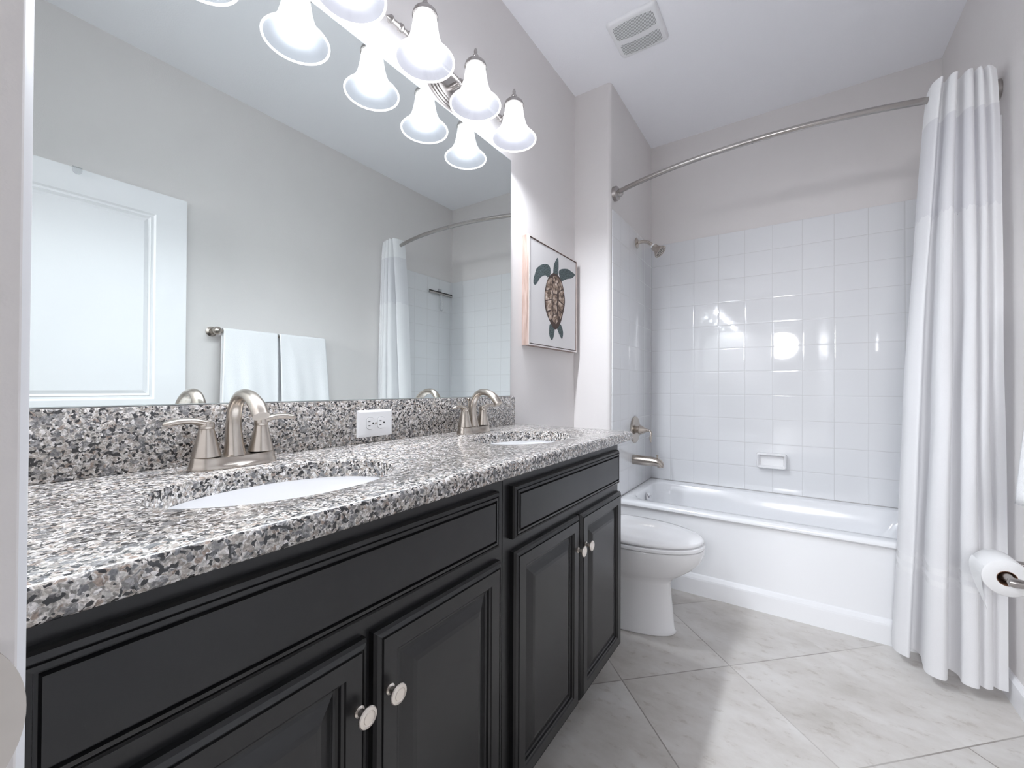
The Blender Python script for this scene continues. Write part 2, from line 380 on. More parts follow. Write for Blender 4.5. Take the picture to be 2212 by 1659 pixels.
# ------------------------------------------------------------------ room shell
bm = BM(); box(bm, (-0.1, -0.12, -0.08), (W + 0.1, D + 0.1, 0)); struct(obj('floor', bm, M['floor'], smooth=False), 'beige stone look tile floor laid on the diagonal', 'floor')
bm = BM(); box(bm, (-0.1, -0.12, HC), (W + 0.1, D + 0.1, HC + 0.08)); struct(obj('ceiling', bm, M['ceiling'], smooth=False), 'white textured ceiling over the whole bathroom', 'ceiling')
bm = BM(); box(bm, (-0.1, -0.12, 0), (0, D + 0.1, HC)); struct(obj('wall_left', bm, M['wall'], smooth=False), 'greige painted wall behind the long mirror', 'wall')
bm = BM(); box(bm, (W, -0.12, 0), (W + 0.1, D + 0.1, HC)); wr = struct(obj('wall_right', bm, M['wall'], smooth=False), 'greige painted wall beside the shower curtain', 'wall')
bm = BM(); box(bm, (0, D, 0), (W, D + 0.1, HC)); wbk = struct(obj('wall_back', bm, M['wall'], smooth=False), 'greige painted wall above the tiles behind the bathtub', 'wall')
# short partition with a rounded plaster corner
bm = BM(); r = 0.022
out = [(0.0, D), (0.0, YW)] + [(CX - r + r * math.sin(a), YW + r - r * math.cos(a)) for a in [i * math.pi / 2 / 8 for i in range(9)]] + [(CX, D)]
prism(bm, out, 0, HC, 'z')
wp = struct(obj('wall_partition', bm, M['wall']), 'narrow greige wall return with rounded corner left of the tub', 'wall')
# wall with the doorway the view is taken from
JL, JR, JH = 0.85, 1.668, 2.08
bm = BM(); box(bm, (0, -0.11, 0), (JL - 0.018, 0.010, HC)); box(bm, (JR + 0.012, -0.11, 0), (W, 0.010, HC)); box(bm, (JL - 0.018, -0.11, JH + 0.018), (JR + 0.012, 0.010, HC))
struct(obj('wall_front', bm, M['wall'], smooth=False), 'greige painted wall around the entrance doorway', 'wall')
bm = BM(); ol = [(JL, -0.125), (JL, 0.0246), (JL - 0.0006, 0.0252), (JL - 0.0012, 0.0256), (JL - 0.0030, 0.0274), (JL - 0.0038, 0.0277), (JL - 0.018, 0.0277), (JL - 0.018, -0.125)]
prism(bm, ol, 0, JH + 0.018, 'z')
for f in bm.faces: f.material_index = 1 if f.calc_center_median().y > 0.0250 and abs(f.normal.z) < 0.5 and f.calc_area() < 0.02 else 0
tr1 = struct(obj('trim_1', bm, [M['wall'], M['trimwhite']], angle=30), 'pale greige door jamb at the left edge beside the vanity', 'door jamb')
bm = BM()
zc_, hh_ = 0.957, 0.030
ol = [(-0.03, zc_ - hh_)] + [(0.0274 - 0.0125 * (abs(k) / 10) ** 2.2 - (0.010 if abs(k) == 10 else 0), zc_ + hh_ * k / 10) for k in range(-10, 11)] + [(-0.03, zc_ + hh_)]
b2 = bmesh.new()
prism(b2, ol, JL, JL + 0.0012, 'x'); merge(bm, b2)
obj('strike_plate', bm, M['strike'], tr1, label='brushed metal latch strike plate with a rounded lip')
bm = BM(); box(bm, (JR, -0.125, 0), (JR + 0.012, 0.012, JH + 0.018), 0.002); struct(obj('trim_2', bm, M['trimwhite']), 'white door jamb on the hinge side of the doorway', 'door jamb')
bm = BM(); box(bm, (JL, -0.125, JH), (JR, 0.0276, JH + 0.018), 0.002); struct(obj('trim_3', bm, M['trimwhite']), 'white head jamb across the top of the doorway', 'door jamb')
bm = BM(); box(bm, (JL - 0.075, 0.010, 0), (JL - 0.018, 0.024, JH + 0.07), 0.004); box(bm, (JL - 0.018, 0.010, JH + 0.018), (W, 0.024, JH + 0.07), 0.004)
struct(obj('trim_4', bm, M['trimwhite']), 'white casing around the entrance doorway', 'door casing')
# baseboards
bm = BM(); prism(bm, [(W, 0.0), (W, 0.092), (W - 0.006, 0.092), (W - 0.014, 0.078), (W - 0.014, 0.0)], 0.03, 2.325, 'y'); struct(obj('baseboard_right', bm, M['trimwhite'], smooth=False), 'white baseboard along the wall under the toilet paper', 'baseboard')
bm = BM(); prism(bm, [(0, 0.0), (0, 0.092), (0.006, 0.092), (0.014, 0.078), (0.014, 0.0)], 1.60, YW, 'y'); struct(obj('baseboard_left', bm, M['trimwhite'], smooth=False), 'white baseboard on the wall behind the toilet', 'baseboard')
# tile surround: one tiled panel per alcove wall
TY = 2.258; TT = 0.006
bm = BM(); box(bm, (CX, D - TT, ZD + 0.003), (W, D, ZT), 0.0015); obj('tile_surround', bm, M['tile_back'], wbk, label='glossy white square wall tiles behind the tub')
bm = BM(); box(bm, (CX, TY, ZD + 0.003), (CX + TT, D - TT, ZT), 0.002); obj('tile_surround', bm, M['tile_side'], wp, label='glossy white square wall tiles on the shower head side')
bm = BM(); box(bm, (W - TT, TY, ZD + 0.003), (W, D - TT, ZT), 0.002); obj('tile_surround', bm, M['tile_side'], wr, label='glossy white square wall tiles behind the curtain')

# raised / recessed rectangular mouldings: nested mitred rings on a plane facing +x or -x
def panel_rings(bm, y0, y1, z0, z1, x, prof, sgn=1, back=None):
    rings = []
    for ins, dep in prof:
        rings.append([Vector((x + sgn * dep, y0 + ins, z0 + ins)), Vector((x + sgn * dep, y1 - ins, z0 + ins)), Vector((x + sgn * dep, y1 - ins, z1 - ins)), Vector((x + sgn * dep, y0 + ins, z1 - ins))])
    loft(bm, rings, True, (back is None, True))

# ------------------------------------------------------------------ entrance door, swung open against the wall (seen in the mirror)
DX = 1.63; Y0, Y1 = 0.035, 0.868
bm = BM()
def door_face(bm, x, sgn):
    cells = [(1.003, 1.943), (0.24, 0.90)]
    ys = [Y0, Y0 + 0.13, Y1 - 0.13, Y1]; zs = [0.012, 0.24, 0.90, 1.003, 1.943, 2.056]
    V = {(i, j): bm.verts.new((x, ys[i], zs[j])) for i in range(4) for j in range(6)}
    for i in range(3):
        for j in range(5):
            if i == 1 and j in (1, 3): continue
            bm.faces.new((V[i, j], V[i + 1, j], V[i + 1, j + 1], V[i, j + 1]))
    for z0, z1 in cells:
        panel_rings(bm, Y0 + 0.13, Y1 - 0.13, z0, z1, x, [(0, 0), (0.008, -0.007), (0.016, -0.008), (0.020, -0.004), (0.030, -0.010), (0.046, -0.004)], sgn, back=0)
door_face(bm, DX, -1); door_face(bm, DX + 0.035, 1)
b2 = bmesh.new()
loft(b2, [[Vector((x, Y0, 0.012)), Vector((x, Y1, 0.012)), Vector((x, Y1, 2.056)), Vector((x, Y0, 2.056))] for x in (DX, DX + 0.035)], True, (False, False)); merge(bm, b2)
door = struct(obj('door_1', bm, M['trimwhite'], smooth=False), 'white panelled entrance door swung open, seen in the mirror', 'door')
bm = BM(); lathe(bm, [(0.032, 0), (0.032, 0.006), (0.014, 0.012), (0.012, 0.03), (0.024, 0.038), (0.028, 0.048), (0.022, 0.06), (0.0, 0.064)], (DX, Y1 - 0.065, 0.93), (-1, 0, 0)); obj('door_knob', bm, M['nickel'], door, label='brushed nickel door knob')
bm = BM()
box(bm, (DX - 0.004, 0.437, 2.058), (DX + 0.039, 0.469, 2.0605), 0.0006); box(bm, (DX + 0.0365, 0.437, 2.035), (DX + 0.039, 0.469, 2.0605), 0.0006)
pp = [(0.453 + 0.016 * math.cos(a), 2.043 + 0.016 * math.sin(a)) for a in [math.pi + i * math.pi / 12 for i in range(13)]]
prism(bm, [(0.469, 2.0605), (0.437, 2.0605)] + pp, DX - 0.006, DX - 0.0035, 'x')
tag(obj('over_door_hook', bm, M['clear']), 'small clear plastic hook clipped over the top of the white door', 'hook')

# ------------------------------------------------------------------ mirror
t_ = thing('mirror', (0.0, 0.8, 1.031), 'wide frameless wall mirror above the granite backsplash', 'mirror')
bm = BM(); box(bm, (0.001, 0.014, 1.0320), (0.0052, 1.5655, 2.103)); obj('glass_edge', bm, M['mirroredge'], t_, smooth=False, label='polished mirror edge')
bm = BM(); loft(bm, [[Vector((0.0054, 0.016, 1.034)), Vector((0.0054, 1.5638, 1.034))], [Vector((0.0054, 0.016, 2.1012)), Vector((0.0054, 1.5638, 2.1012))]], False); obj('reflective_face', bm, M['mirror'], t_, smooth=False)

# ------------------------------------------------------------------ vanity cabinets
CF = 0.515; DF = 0.535; CBOT = 0.10; CTOP = 0.868
DOORP = [(0.0, -0.020), (0.0, -0.009), (0.004, -0.004), (0.010, -0.001), (0.011, -0.0030), (0.0128, -0.0030), (0.0138, 0.0), (0.041, 0.0), (0.0425, -0.003), (0.0465, -0.0045), (0.048, -0.0095), (0.051, -0.0115), (0.055, -0.0115), (0.060, -0.0100), (0.068, -0.0065), (0.078, -0.0025), (0.086, -0.001), (0.087, -0.001)]
DRAWP = [(0.0, -0.020), (0.0, -0.009), (0.003, -0.005), (0.0085, -0.002), (0.0093, -0.0045), (0.0106, -0.0045), (0.0114, -0.001), (0.0165, -0.0005), (0.0175, -0.006), (0.0205, -0.006), (0.0222, 0.0), (0.024, 0.0)]
def knob(parent, y, z):
    bm = BM()
    lathe(bm, [(0.0085, 0), (0.0085, 0.002), (0.0055, 0.004), (0.0050, 0.012), (0.0075, 0.0155), (0.0135, 0.0175), (0.0158, 0.0195), (0.0158, 0.0215), (0.0145, 0.0232), (0.0108, 0.0240), (0.0100, 0.0232), (0.0088, 0.0232), (0.0080, 0.0242), (0.0, 0.0248)], (DF, y, z), (1, 0, 0), 28)
    obj('knob', bm, M['knob'], parent, label='satin metal knob')
def cabinet(y0, y1, dr, doors, label, sides):
    t_ = thing('vanity_cabinet', (0.27, (y0 + y1) / 2, 0), label, 'cabinet')
    bm = BM()
    ya, yb = y0, y1
    box(bm, (0.004, ya, CBOT), (CF - 0.018, ya + 0.016, CTOP)); box(bm, (0.004, yb - 0.016, CBOT), (CF - 0.018, yb, CTOP))
    box(bm, (0.004, ya + 0.016, CBOT), (CF - 0.018, yb - 0.016, CBOT + 0.016)); box(bm, (0.004, ya + 0.016, CBOT + 0.016), (0.012, yb - 0.016, CTOP))
    obj('carcass', bm, M['black'], t_, smooth=False)
    bm = BM()
    box(bm, (CF - 0.018, ya, CBOT), (CF, dr[0] + 0.014, CTOP)); box(bm, (CF - 0.018, dr[1] - 0.014, CBOT), (CF, yb, CTOP))
    for za, zb in ((CBOT, CBOT + 0.04), (0.675, 0.722), (0.826, CTOP)): box(bm, (CF - 0.018, dr[0] + 0.014, za), (CF, dr[1] - 0.014, zb))
    ymid = (doors[0][1] + doors[1][0]) / 2
    box(bm, (CF - 0.018, ymid - 0.02, CBOT + 0.04), (CF, ymid + 0.02, 0.675))
    obj('face_frame', bm, M['black'], t_, smooth=False)
    bm = BM(); box(bm, (0.41, ya, 0), (0.43, yb, CBOT)); obj('toe_kick', bm, M['black'], t_, smooth=False)
    bm = BM(); panel_rings(bm, dr[0], dr[1], 0.713, 0.839, DF, DRAWP); obj('drawer_front', bm, M['black'], t_, smooth=False)
    for k, (a, c) in enumerate(doors):
        bm = BM(); panel_rings(bm, a, c, 0.110, 0.6815, DF, DOORP)
        d_ = obj('door', bm, M['black'], t_, smooth=False)
        knob(d_, (c - 0.019) if k == 0 else (a + 0.026), 0.583)
    return t_
cabinet(0.0125, 0.7925, (0.052, 0.763), ((0.052, 0.4155), (0.4285, 0.7705)), 'black vanity base cabinet nearest the doorway, under the first sink', 'l')
cabinet(0.7945, 1.547, (0.820, 1.526), ((0.8255, 1.1775), (1.1885, 1.5425)), 'black vanity base cabinet beside the toilet, under the far sink', 'r')

# ------------------------------------------------------------------ granite top with two oval cut-outs
CZ0, CZ1 = 0.8685, 0.904; CY0, CY1, CXF = 0.0125, 1.6165, 0.553
SINKS = ((0.315, 0.405), (0.315, 1.195)); SA, SB = 0.145, 0.205; NE = 64
bm = BM()
def rrect(x0, y0, x1, y1, r, m=5):
    o = []
    for cx, cy, a0, rr in ((x1 - r, y0 + r, -90, r), (x1 - r, y1 - r, 0, r)):
        o += [(cx + rr * math.cos(math.radians(a0 + 90 * k / m)), cy + rr * math.sin(math.radians(a0 + 90 * k / m))) for k in range(m + 1)]
    return [(x0, y0)] + o + [(x0, y1)]
def oring(ins, z): return [Vector((x, y, z)) for x, y in rrect(0.0, CY0 + ins * 0, CXF - ins, CY1 - ins, max(0.012 - ins, 0.001))]
R1 = 0.011; prof = []
for k in range(6): a = math.pi / 2 * k / 5; prof.append((R1 - R1 * math.sin(a), CZ1 - R1 + R1 * math.cos(a)))
for k in range(6): a = math.pi / 2 * k / 5; prof.append((0.006 - 0.006 * math.cos(a), CZ0 + 0.006 - 0.006 * math.sin(a)))
vs = loft(bm, [oring(i, z) for i, z in prof], True, (False, False))
def ell(sx, sy, z, g=0.0): return [Vector((sx + (SA + g) * math.cos(2 * math.pi * k / NE), sy + (SB + g) * math.sin(2 * math.pi * k / NE), z)) for k in range(NE)]
holes = []
for sx, sy in SINKS:
    holes.append(loft(bm, [ell(sx, sy, CZ1, 0.004), ell(sx, sy, CZ1 - 0.0015, 0.001), ell(sx, sy, CZ1 - 0.005), ell(sx, sy, CZ0)], True, (False, False)))
for outer, hs in ((vs[0], [h[0] for h in holes]), (vs[-1], [h[-1] for h in holes])):
    ed = []
    for loop in [outer] + hs:
        for i in range(len(loop)):
            e = bm.edges.get((loop[i], loop[(i + 1) % len(loop)])) or bm.edges.new((loop[i], loop[(i + 1) % len(loop)]))
            ed.append(e)
    bmesh.ops.triangle_fill(bm, use_beauty=True, use_dissolve=False, edges=ed)
tag(obj('countertop', bm, M['granite'], angle=40), 'speckled grey granite vanity countertop with two oval sink openings', 'countertop')
bm = BM(); box(bm, (0.0005, CY0, CZ1 + 0.0005), (0.0205, 1.585, 1.0305), 0.0015); tag(obj('backsplash', bm, M['granite']), 'speckled granite backsplash strip standing under the mirror', 'backsplash')

# ------------------------------------------------------------------ sinks
def sink(sx, sy, label):
    t_ = thing('sink', (sx, sy, CZ0 - 0.15), label, 'sink', 'sinks set in the granite countertop')
    bm = BM(); rings = [[Vector((sx + (SA + 0.022) * math.cos(2 * math.pi * k / NE), sy + (SB + 0.022) * math.sin(2 * math.pi * k / NE), CZ0 - 0.002)) for k in range(NE)]]
    for k in range(13):
        a = math.pi / 2 * k / 12; s = math.cos(a) ** 0.55 if k < 12 else 0.0
        s = max(s, 0.13); z = CZ0 - 0.002 - 0.14 * math.sin(a)
        rings.append([Vector((sx + (SA + 0.006) * s * math.cos(2 * math.pi * q / NE), sy + (SB + 0.006) * s * math.sin(2 * math.pi * q / NE), z)) for q in range(NE)])
    loft(bm, rings, True, (False, True)); obj('basin', bm, M['porcelain'], t_, solid=0.004)
    bm = BM(); lathe(bm, [(0.022, 0), (0.024, 0.003), (0.018, 0.006), (0.012, 0.008), (0, 0.009)], (sx, sy, CZ0 - 0.140), n=24); obj('drain', bm, M['nickel'], t_)
sink(*SINKS[0], 'white oval undermount sink nearest the doorway, before the first faucet')
sink(*SINKS[1], 'white oval undermount sink at the far end of the countertop')

# ------------------------------------------------------------------ faucets
def faucet(x, y, label):
    z = CZ1 + 0.0004
    t_ = thing('faucet', (x, y, z), label, 'faucet', 'two handle faucets on the countertop')
    bm = BM(); rings = []
    n = 48
    for fx, fy, h, pinch in ((0.031, 0.082, 0.0, 0.0), (0.0315, 0.0825, 0.004, 0.0), (0.0295, 0.0805, 0.009, 0.10), (0.0275, 0.0785, 0.016, 0.26), (0.0265, 0.0775, 0.0235, 0.30), (0.025, 0.076, 0.0258, 0.30)):
        ring = []
        for k in range(n):
            a = 2 * math.pi * k / n
            ex = math.copysign(abs(math.cos(a)) ** 0.8, math.cos(a)); ey = math.copysign(abs(math.sin(a)) ** 0.62, math.sin(a))
            w = 1 - pinch * math.cos(min(abs(ey) / 0.62, 1) * math.pi / 2) ** 2
            ring.append(Vector((x + fx * ex * w, y + fy * ey, z + h - 0.004 * pinch * (1 - abs(ey)) * 4)))
        rings.append(ring)
    loft(bm, rings); obj('base_plate', bm, M['nickel'], t_, angle=50)
    bm = BM()
    tube(bm, [(x, y, z + 0.020), (x - 0.003, y, z + 0.045), (x - 0.007, y, z + 0.085), (x + 0.001, y, z + 0.123), (x + 0.026, y, z + 0.147), (x + 0.062, y, z + 0.147), (x + 0.093, y, z + 0.130), (x + 0.112, y, z + 0.108)],
         [0.0225, 0.0180, 0.0150, 0.0140, 0.0135, 0.0142, 0.0158, 0.0160], 24, 8, flat=0.85, upv=(1, 0, 0))
    obj('spout', bm, M['nickel'], t_, angle=50)
    for s in (-1, 1):
        hy = y + s * 0.052
        bm = BM(); lathe(bm, [(0.0255, 0.026), (0.0250, 0.029), (0.0205, 0.047), (0.0160, 0.067), (0.0137, 0.079), (0.0132, 0.081)], (x, hy, z), n=32)
        h_ = obj('handle', bm, M['nickel'], t_)
        bm = BM(); lathe(bm, [(0.0118, 0.080), (0.0138, 0.0825), (0.0138, 0.090), (0.0125, 0.0945), (0.0, 0.0965)], (x, hy, z), n=32)
        tube(bm, [(x - 0.002, hy - s * 0.008, z + 0.090), (x, hy + s * 0.010, z + 0.0945), (x + 0.003, hy + s * 0.030, z + 0.0990), (x + 0.006, hy + s * 0.050, z + 0.0985), (x + 0.009, hy + s * 0.066, z + 0.0960), (x + 0.011, hy + s * 0.074, z + 0.0945)],
             [0.0105, 0.0128, 0.0115, 0.0118, 0.0095, 0.0022], 20, 7, flat=0.56, upv=(0, 0, 1))
        obj('lever', bm, M['nickel'], h_, angle=60)
    bm = BM(); tube(bm, [(x - 0.026, y, z + 0.012), (x - 0.026, y, z + 0.10), (x - 0.027, y, z + 0.118)], 0.0026, 12); lathe(bm, [(0.0028, 0), (0.0062, 0.006), (0.0075, 0.010), (0.0055, 0.013), (0, 0.014)], (x - 0.027, y, z + 0.114), n=20)
    obj('lift_rod', bm, M['nickel'], t_)
faucet(0.098, 0.404, 'brushed nickel two handle faucet at the sink nearest the doorway')
faucet(0.098, 1.197, 'brushed nickel two handle faucet at the far sink, past the outlet')

# ------------------------------------------------------------------ outlet
t_ = thing('electrical_outlet', (0.0205, 0.817, 0.962), 'white duplex outlet plate set sideways in the granite backsplash', 'outlet')
bm = BM(); panel_rings(bm, 0.754, 0.880, 0.922, 1.002, 0.0206, [(0, 0.0), (0, 0.003), (0.006, 0.0052), (0.0075, 0.0054)]); obj('cover_plate', bm, M['plastic'], t_, smooth=False)
for yc in (0.798, 0.838):
    bm = BM(); ol = []
    for k in range(40):
        a = 2 * math.pi * k / 40; yy = 0.0175 * math.cos(a); zz = 0.0175 * math.sin(a)
        ol.append((yc + max(-0.0135, min(0.0135, yy)), 0.962 + zz))
    prism(bm, ol, 0.0262, 0.0280, 'x'); nf = len(bm.faces); prism(bm, [(yc + (p[0] - yc) * 1.055, 0.962 + (p[1] - 0.962) * 1.055) for p in ol], 0.0255, 0.0261, 'x')
    bm.faces.ensure_lookup_table()
    for f in bm.faces: f.material_index = 1 if f.index >= nf or f.calc_center_median().x < 0.0262 else 0  # shade of the gap round the receptacle, put in as a grey ring
    rc = obj('receptacle', bm, [M['plastic'], M['nozzlegapgrey']], t_, smooth=False)
    bm = BM()
    for dz in (0.0065, -0.0065): box(bm, (0.0278, yc - 0.0085, 0.962 + dz - 0.001), (0.0283, yc - 0.001, 0.962 + dz + 0.001))
    lathe(bm, [(0.0028, 0), (0.0028, 0.0005)], (0.0278, yc + 0.0085, 0.962), (1, 0, 0), 14)
    obj('slots', bm, M['dark'], rc, smooth=False, label='dark plug slots')
bm = BM(); lathe(bm, [(0.003, 0), (0.0028, 0.0012), (0, 0.0016)], (0.0258, 0.818, 0.962), (1, 0, 0), 16); obj('screw', bm, M['nickel'], t_)

# ------------------------------------------------------------------ vanity lights: three bell shades on a bar, one fixture over each sink
def vanity_light(yc, label):
    t_ = thing('vanity_light', (0.0, yc, 2.19), label, 'light fixture', 'three shade vanity lights over the mirror')
    bm = BM()
    for sc, x0, x1 in ((1.0, 0.0005, 0.008), (0.93, 0.008, 0.013), (0.82, 0.013, 0.019), (0.72, 0.019, 0.024)):
        for_r = [[Vector((xx, yc + 0.125 * s2 * math.cos(2 * math.pi * k / 48), 2.185 + 0.074 * s2 * math.sin(2 * math.pi * k / 48))) for k in range(48)] for xx, s2 in ((x0, sc), (x1 - 0.001, sc), (x1, sc - 0.03))]
        loft(bm, for_r)
    obj('backplate', bm, M['nickeldark'], t_, angle=50)
    bx, bz = 0.062, 2.186
    bm = BM(); tube(bm, [(bx, yc - 0.315, bz), (bx, yc + 0.315, bz)], 0.0085, 18, smooth=False)
    for yy in (-0.315, 0.315): lathe(bm, [(0.0085, -0.004), (0.0125, 0), (0.0125, 0.006), (0.007, 0.012), (0.0, 0.022)], (bx, yc + yy, bz), (0, math.copysign(1, yy), 0), 18)
    for yy in (-0.245, 0.0, 0.245, -0.28, 0.28): lathe(bm, [(0.0085, -0.009), (0.0125, -0.005), (0.0135, 0), (0.0125, 0.005), (0.0085, 0.009)], (bx, yc + yy, bz), (0, 1, 0), 18)
    tube(bm, [(0.022, yc, bz), (bx, yc, bz)], 0.011, 18, smooth=False)
    obj('crossbar', bm, M['nickeldark'], t_, angle=50)
    for k in (-1, 0, 1):
        y = yc + 0.245 * k; x = 0.133
        bm = BM(); tube(bm, [(bx, y, bz), (bx + 0.020, y - 0.004, bz - 0.006), (bx + 0.040, y - 0.006, bz + 0.018), (bx + 0.056, y - 0.004, bz + 0.046), (x, y, bz + 0.058)], [0.006, 0.0055, 0.005, 0.005, 0.005], 12)
        obj('arm', bm, M['nickeldark'], t_)
        bm = BM(); lathe(bm, [(0.039, 2.209), (0.0395, 2.213), (0.036, 2.224), (0.026, 2.234), (0.012, 2.239), (0.0085, 2.2405), (0.0085, 2.243)], (x, y, 0), n=32)
        cp = obj('cap', bm, M['nickeldark'], t_)
        bm = BM(); lathe(bm, [(0.0085, 2.2425), (0.0115, 2.247), (0.0105, 2.253), (0.0055, 2.257), (0.0060, 2.262), (0.0065, 2.268), (0.0048, 2.276), (0.0, 2.281)], (x, y, 0), n=20); obj('finial', bm, M['nickeldark'], cp)
        bm = BM()
        outp = [(0.032, 2.216), (0.0355, 2.205), (0.038, 2.188), (0.0425, 2.160), (0.050, 2.132), (0.061, 2.110), (0.076, 2.092), (0.087, 2.082), (0.0915, 2.076), (0.0905, 2.072)]
        inn = [(0.0865, 2.0725), (0.085, 2.076), (0.074, 2.0885), (0.058, 2.108), (0.046, 2.133), (0.0385, 2.160), (0.034, 2.188), (0.028, 2.207)]
        lathe(bm, outp + inn, (x, y, 0), n=48, caps=(False, False))
        bm.faces.ensure_lookup_table()
        for f in bm.faces:
            c_ = f.calc_center_median(); rr_ = math.hypot(c_.x - x, c_.y - y)
            prof_r = [p for p in outp]; 
            f.material_index = 2 if c_.z < 2.0765 else (0 if any(abs(c_.z - (a[1] + b_[1]) / 2) < 0.0006 and abs(rr_ - (a[0] + b_[0]) / 2) < 0.0012 for a, b_ in zip(outp, outp[1:])) else 1)
        sh = obj('shade', bm, [M['shade'], M['shadein'], M['shaderim']], t_, angle=60, label='lit frosted white glass bell shade')
        bm = BM(); lathe(bm, [(0.010, 2.20), (0.012, 2.19), (0.020, 2.172), (0.024, 2.158), (0.022, 2.146), (0.013, 2.137), (0, 2.134)], (x, y, 0), n=24); bu = obj('bulb', bm, M['bulb'], sh)
        ld = bpy.data.lights.new('bulb_light', 'POINT'); ld.energy = BULB_WATTS; ld.color = (0.89, 0.935, 1.0); ld.shadow_soft_size = 0.026
        lo = bpy.data.objects.new('bulb_light', ld); COL.objects.link(lo); lo.location = (x, y, 2.106)
vanity_light(1.152, 'three light vanity fixture above the mirror, nearer the turtle picture')
vanity_light(0.400, 'three light vanity fixture at the top edge, over the sink nearest the doorway')

# ------------------------------------------------------------------ turtle picture in a floating frame
t_ = thing('picture', (0.0, 1.928, 1.27), 'square sea turtle canvas in a pale oak floater frame beside the mirror', 'picture')
PY0, PY1, PZ0, PZ1 = 1.668, 2.187, 1.272, 1.794
bm = BM(); ft = 0.007
for lo, hi in (((0.0005, PY0, PZ0), (0.0385, PY0 + ft, PZ1)), ((0.0005, PY1 - ft, PZ0), (0.0385, PY1, PZ1)), ((0.0005, PY0 + ft, PZ0), (0.0385, PY1 - ft, PZ0 + ft)), ((0.0005, PY0 + ft, PZ1 - ft), (0.0385, PY1 - ft, PZ1))): box(bm, lo, hi)
box(bm, (0.0005, PY0 + ft, PZ0 + ft), (0.006, PY1 - ft, PZ1 - ft))
fr = obj('frame', bm, M['oak'], t_, smooth=False)
bm = BM()
for lo, hi in (((0.0385, PY0, PZ0), (0.0395, PY0 + ft, PZ1)), ((0.0385, PY1 - ft, PZ0), (0.0395, PY1, PZ1)), ((0.0385, PY0 + ft, PZ0), (0.0395, PY1 - ft, PZ0 + ft)), ((0.0385, PY0 + ft, PZ1 - ft), (0.0395, PY1 - ft, PZ1))): box(bm, lo, hi)
obj('front_edge', bm, M['frameedge'], fr, smooth=False, label='pale front edge of the frame')
T = {'shell': [(1.9079, 1.6642), (1.9612, 1.6635), (2.0075, 1.6347), (2.0365, 1.5703), (2.0388, 1.5179), (2.0137, 1.4571), (1.9862, 1.41), (1.9412, 1.3754), (1.9016, 1.3867), (1.8672, 1.4155), (1.8378, 1.4482), (1.8211, 1.4902), (1.8206, 1.5388), (1.8325, 1.5858), (1.8529, 1.6229), (1.8822, 1.65)],
 'head': [(1.9079, 1.6621), (1.9162, 1.7082), (1.9425, 1.7444), (1.9559, 1.7551), (1.965, 1.7459), (1.9672, 1.7078), (1.9594, 1.6631), (1.9343, 1.6575)],
 'lf': [(1.8487, 1.6281), (1.8403, 1.6336), (1.8158, 1.631), (1.7761, 1.6102), (1.7492, 1.5806), (1.7303, 1.5669), (1.7137, 1.5693), (1.7135, 1.5926), (1.7297, 1.6274), (1.741, 1.6477), (1.7834, 1.6757), (1.8316, 1.6924), (1.8648, 1.6915), (1.8802, 1.6745), (1.8754, 1.6443)],
 'rf': [(1.9748, 1.6666), (1.9701, 1.6827), (1.9792, 1.6955), (2.0116, 1.7097), (2.072, 1.7231), (2.114, 1.7203), (2.1635, 1.7143), (2.1449, 1.6954), (2.1194, 1.6821), (2.0647, 1.6666), (2.0028, 1.6415), (1.9888, 1.648)],
 'lr': [(1.8843, 1.3991), (1.8716, 1.3892), (1.8677, 1.3619), (1.8721, 1.3335), (1.8953, 1.3151), (1.9151, 1.3338), (1.9262, 1.3686), (1.9234, 1.3851)],
 'rr': [(1.9862, 1.41), (2.0001, 1.4031), (2.0143, 1.3874), (2.0221, 1.3621), (2.0101, 1.3326), (1.9867, 1.3454), (1.9637, 1.3686), (1.9545, 1.3868)]}
SC = [[(1.908, 1.6474), (1.9432, 1.6574), (1.9659, 1.6474), (1.9615, 1.625), (1.9258, 1.6176), (1.9039, 1.6256)], [(1.9066, 1.6094), (1.9525, 1.6189), (1.96, 1.5948), (1.9485, 1.5627), (1.9132, 1.5561), (1.8999, 1.5787)], [(1.9089, 1.5511), (1.9441, 1.5576), (1.9533, 1.5337), (1.9445, 1.5109), (1.9136, 1.5057), (1.9047, 1.5294)], [(1.9136, 1.5016), (1.9445, 1.5067), (1.9519, 1.4823), (1.9449, 1.4579), (1.9167, 1.4537), (1.9052, 1.475)], [(1.9184, 1.4498), (1.9494, 1.4543), (1.9722, 1.434), (1.9409, 1.4021), (1.91, 1.4129), (1.9012, 1.4284)], [(1.8529, 1.6188), (1.8951, 1.6362), (1.8954, 1.6112), (1.893, 1.5815), (1.8368, 1.5602), (1.8366, 1.5867)], [(1.8287, 1.5545), (1.8931, 1.5753), (1.9045, 1.5545), (1.8935, 1.5274), (1.829, 1.5099)], [(1.8291, 1.5038), (1.8961, 1.5237), (1.9049, 1.5043), (1.8965, 1.4737), (1.8418, 1.457)], [(1.846, 1.4494), (1.9009, 1.4702), (1.9054, 1.4499), (1.8927, 1.4231), (1.8756, 1.4166)], [(1.9704, 1.6484), (2.0029, 1.6293), (2.0172, 1.6061), (1.9664, 1.5789), (1.9617, 1.6079)], [(1.971, 1.5755), (2.022, 1.5983), (2.0319, 1.5475), (2.0273, 1.5226), (1.9713, 1.5369)], [(1.9623, 1.5289), (2.0255, 1.5157), (2.0136, 1.4745), (1.9627, 1.4883)], [(1.9627, 1.4797), (2.0089, 1.4673), (1.9906, 1.4365), (1.9722, 1.4383)]]
bm = BM(); box(bm, (0.0065, PY0 + 0.0115, PZ0 + 0.0115), (0.0362, PY1 - 0.0115, PZ1 - 0.0115), 0.0008)
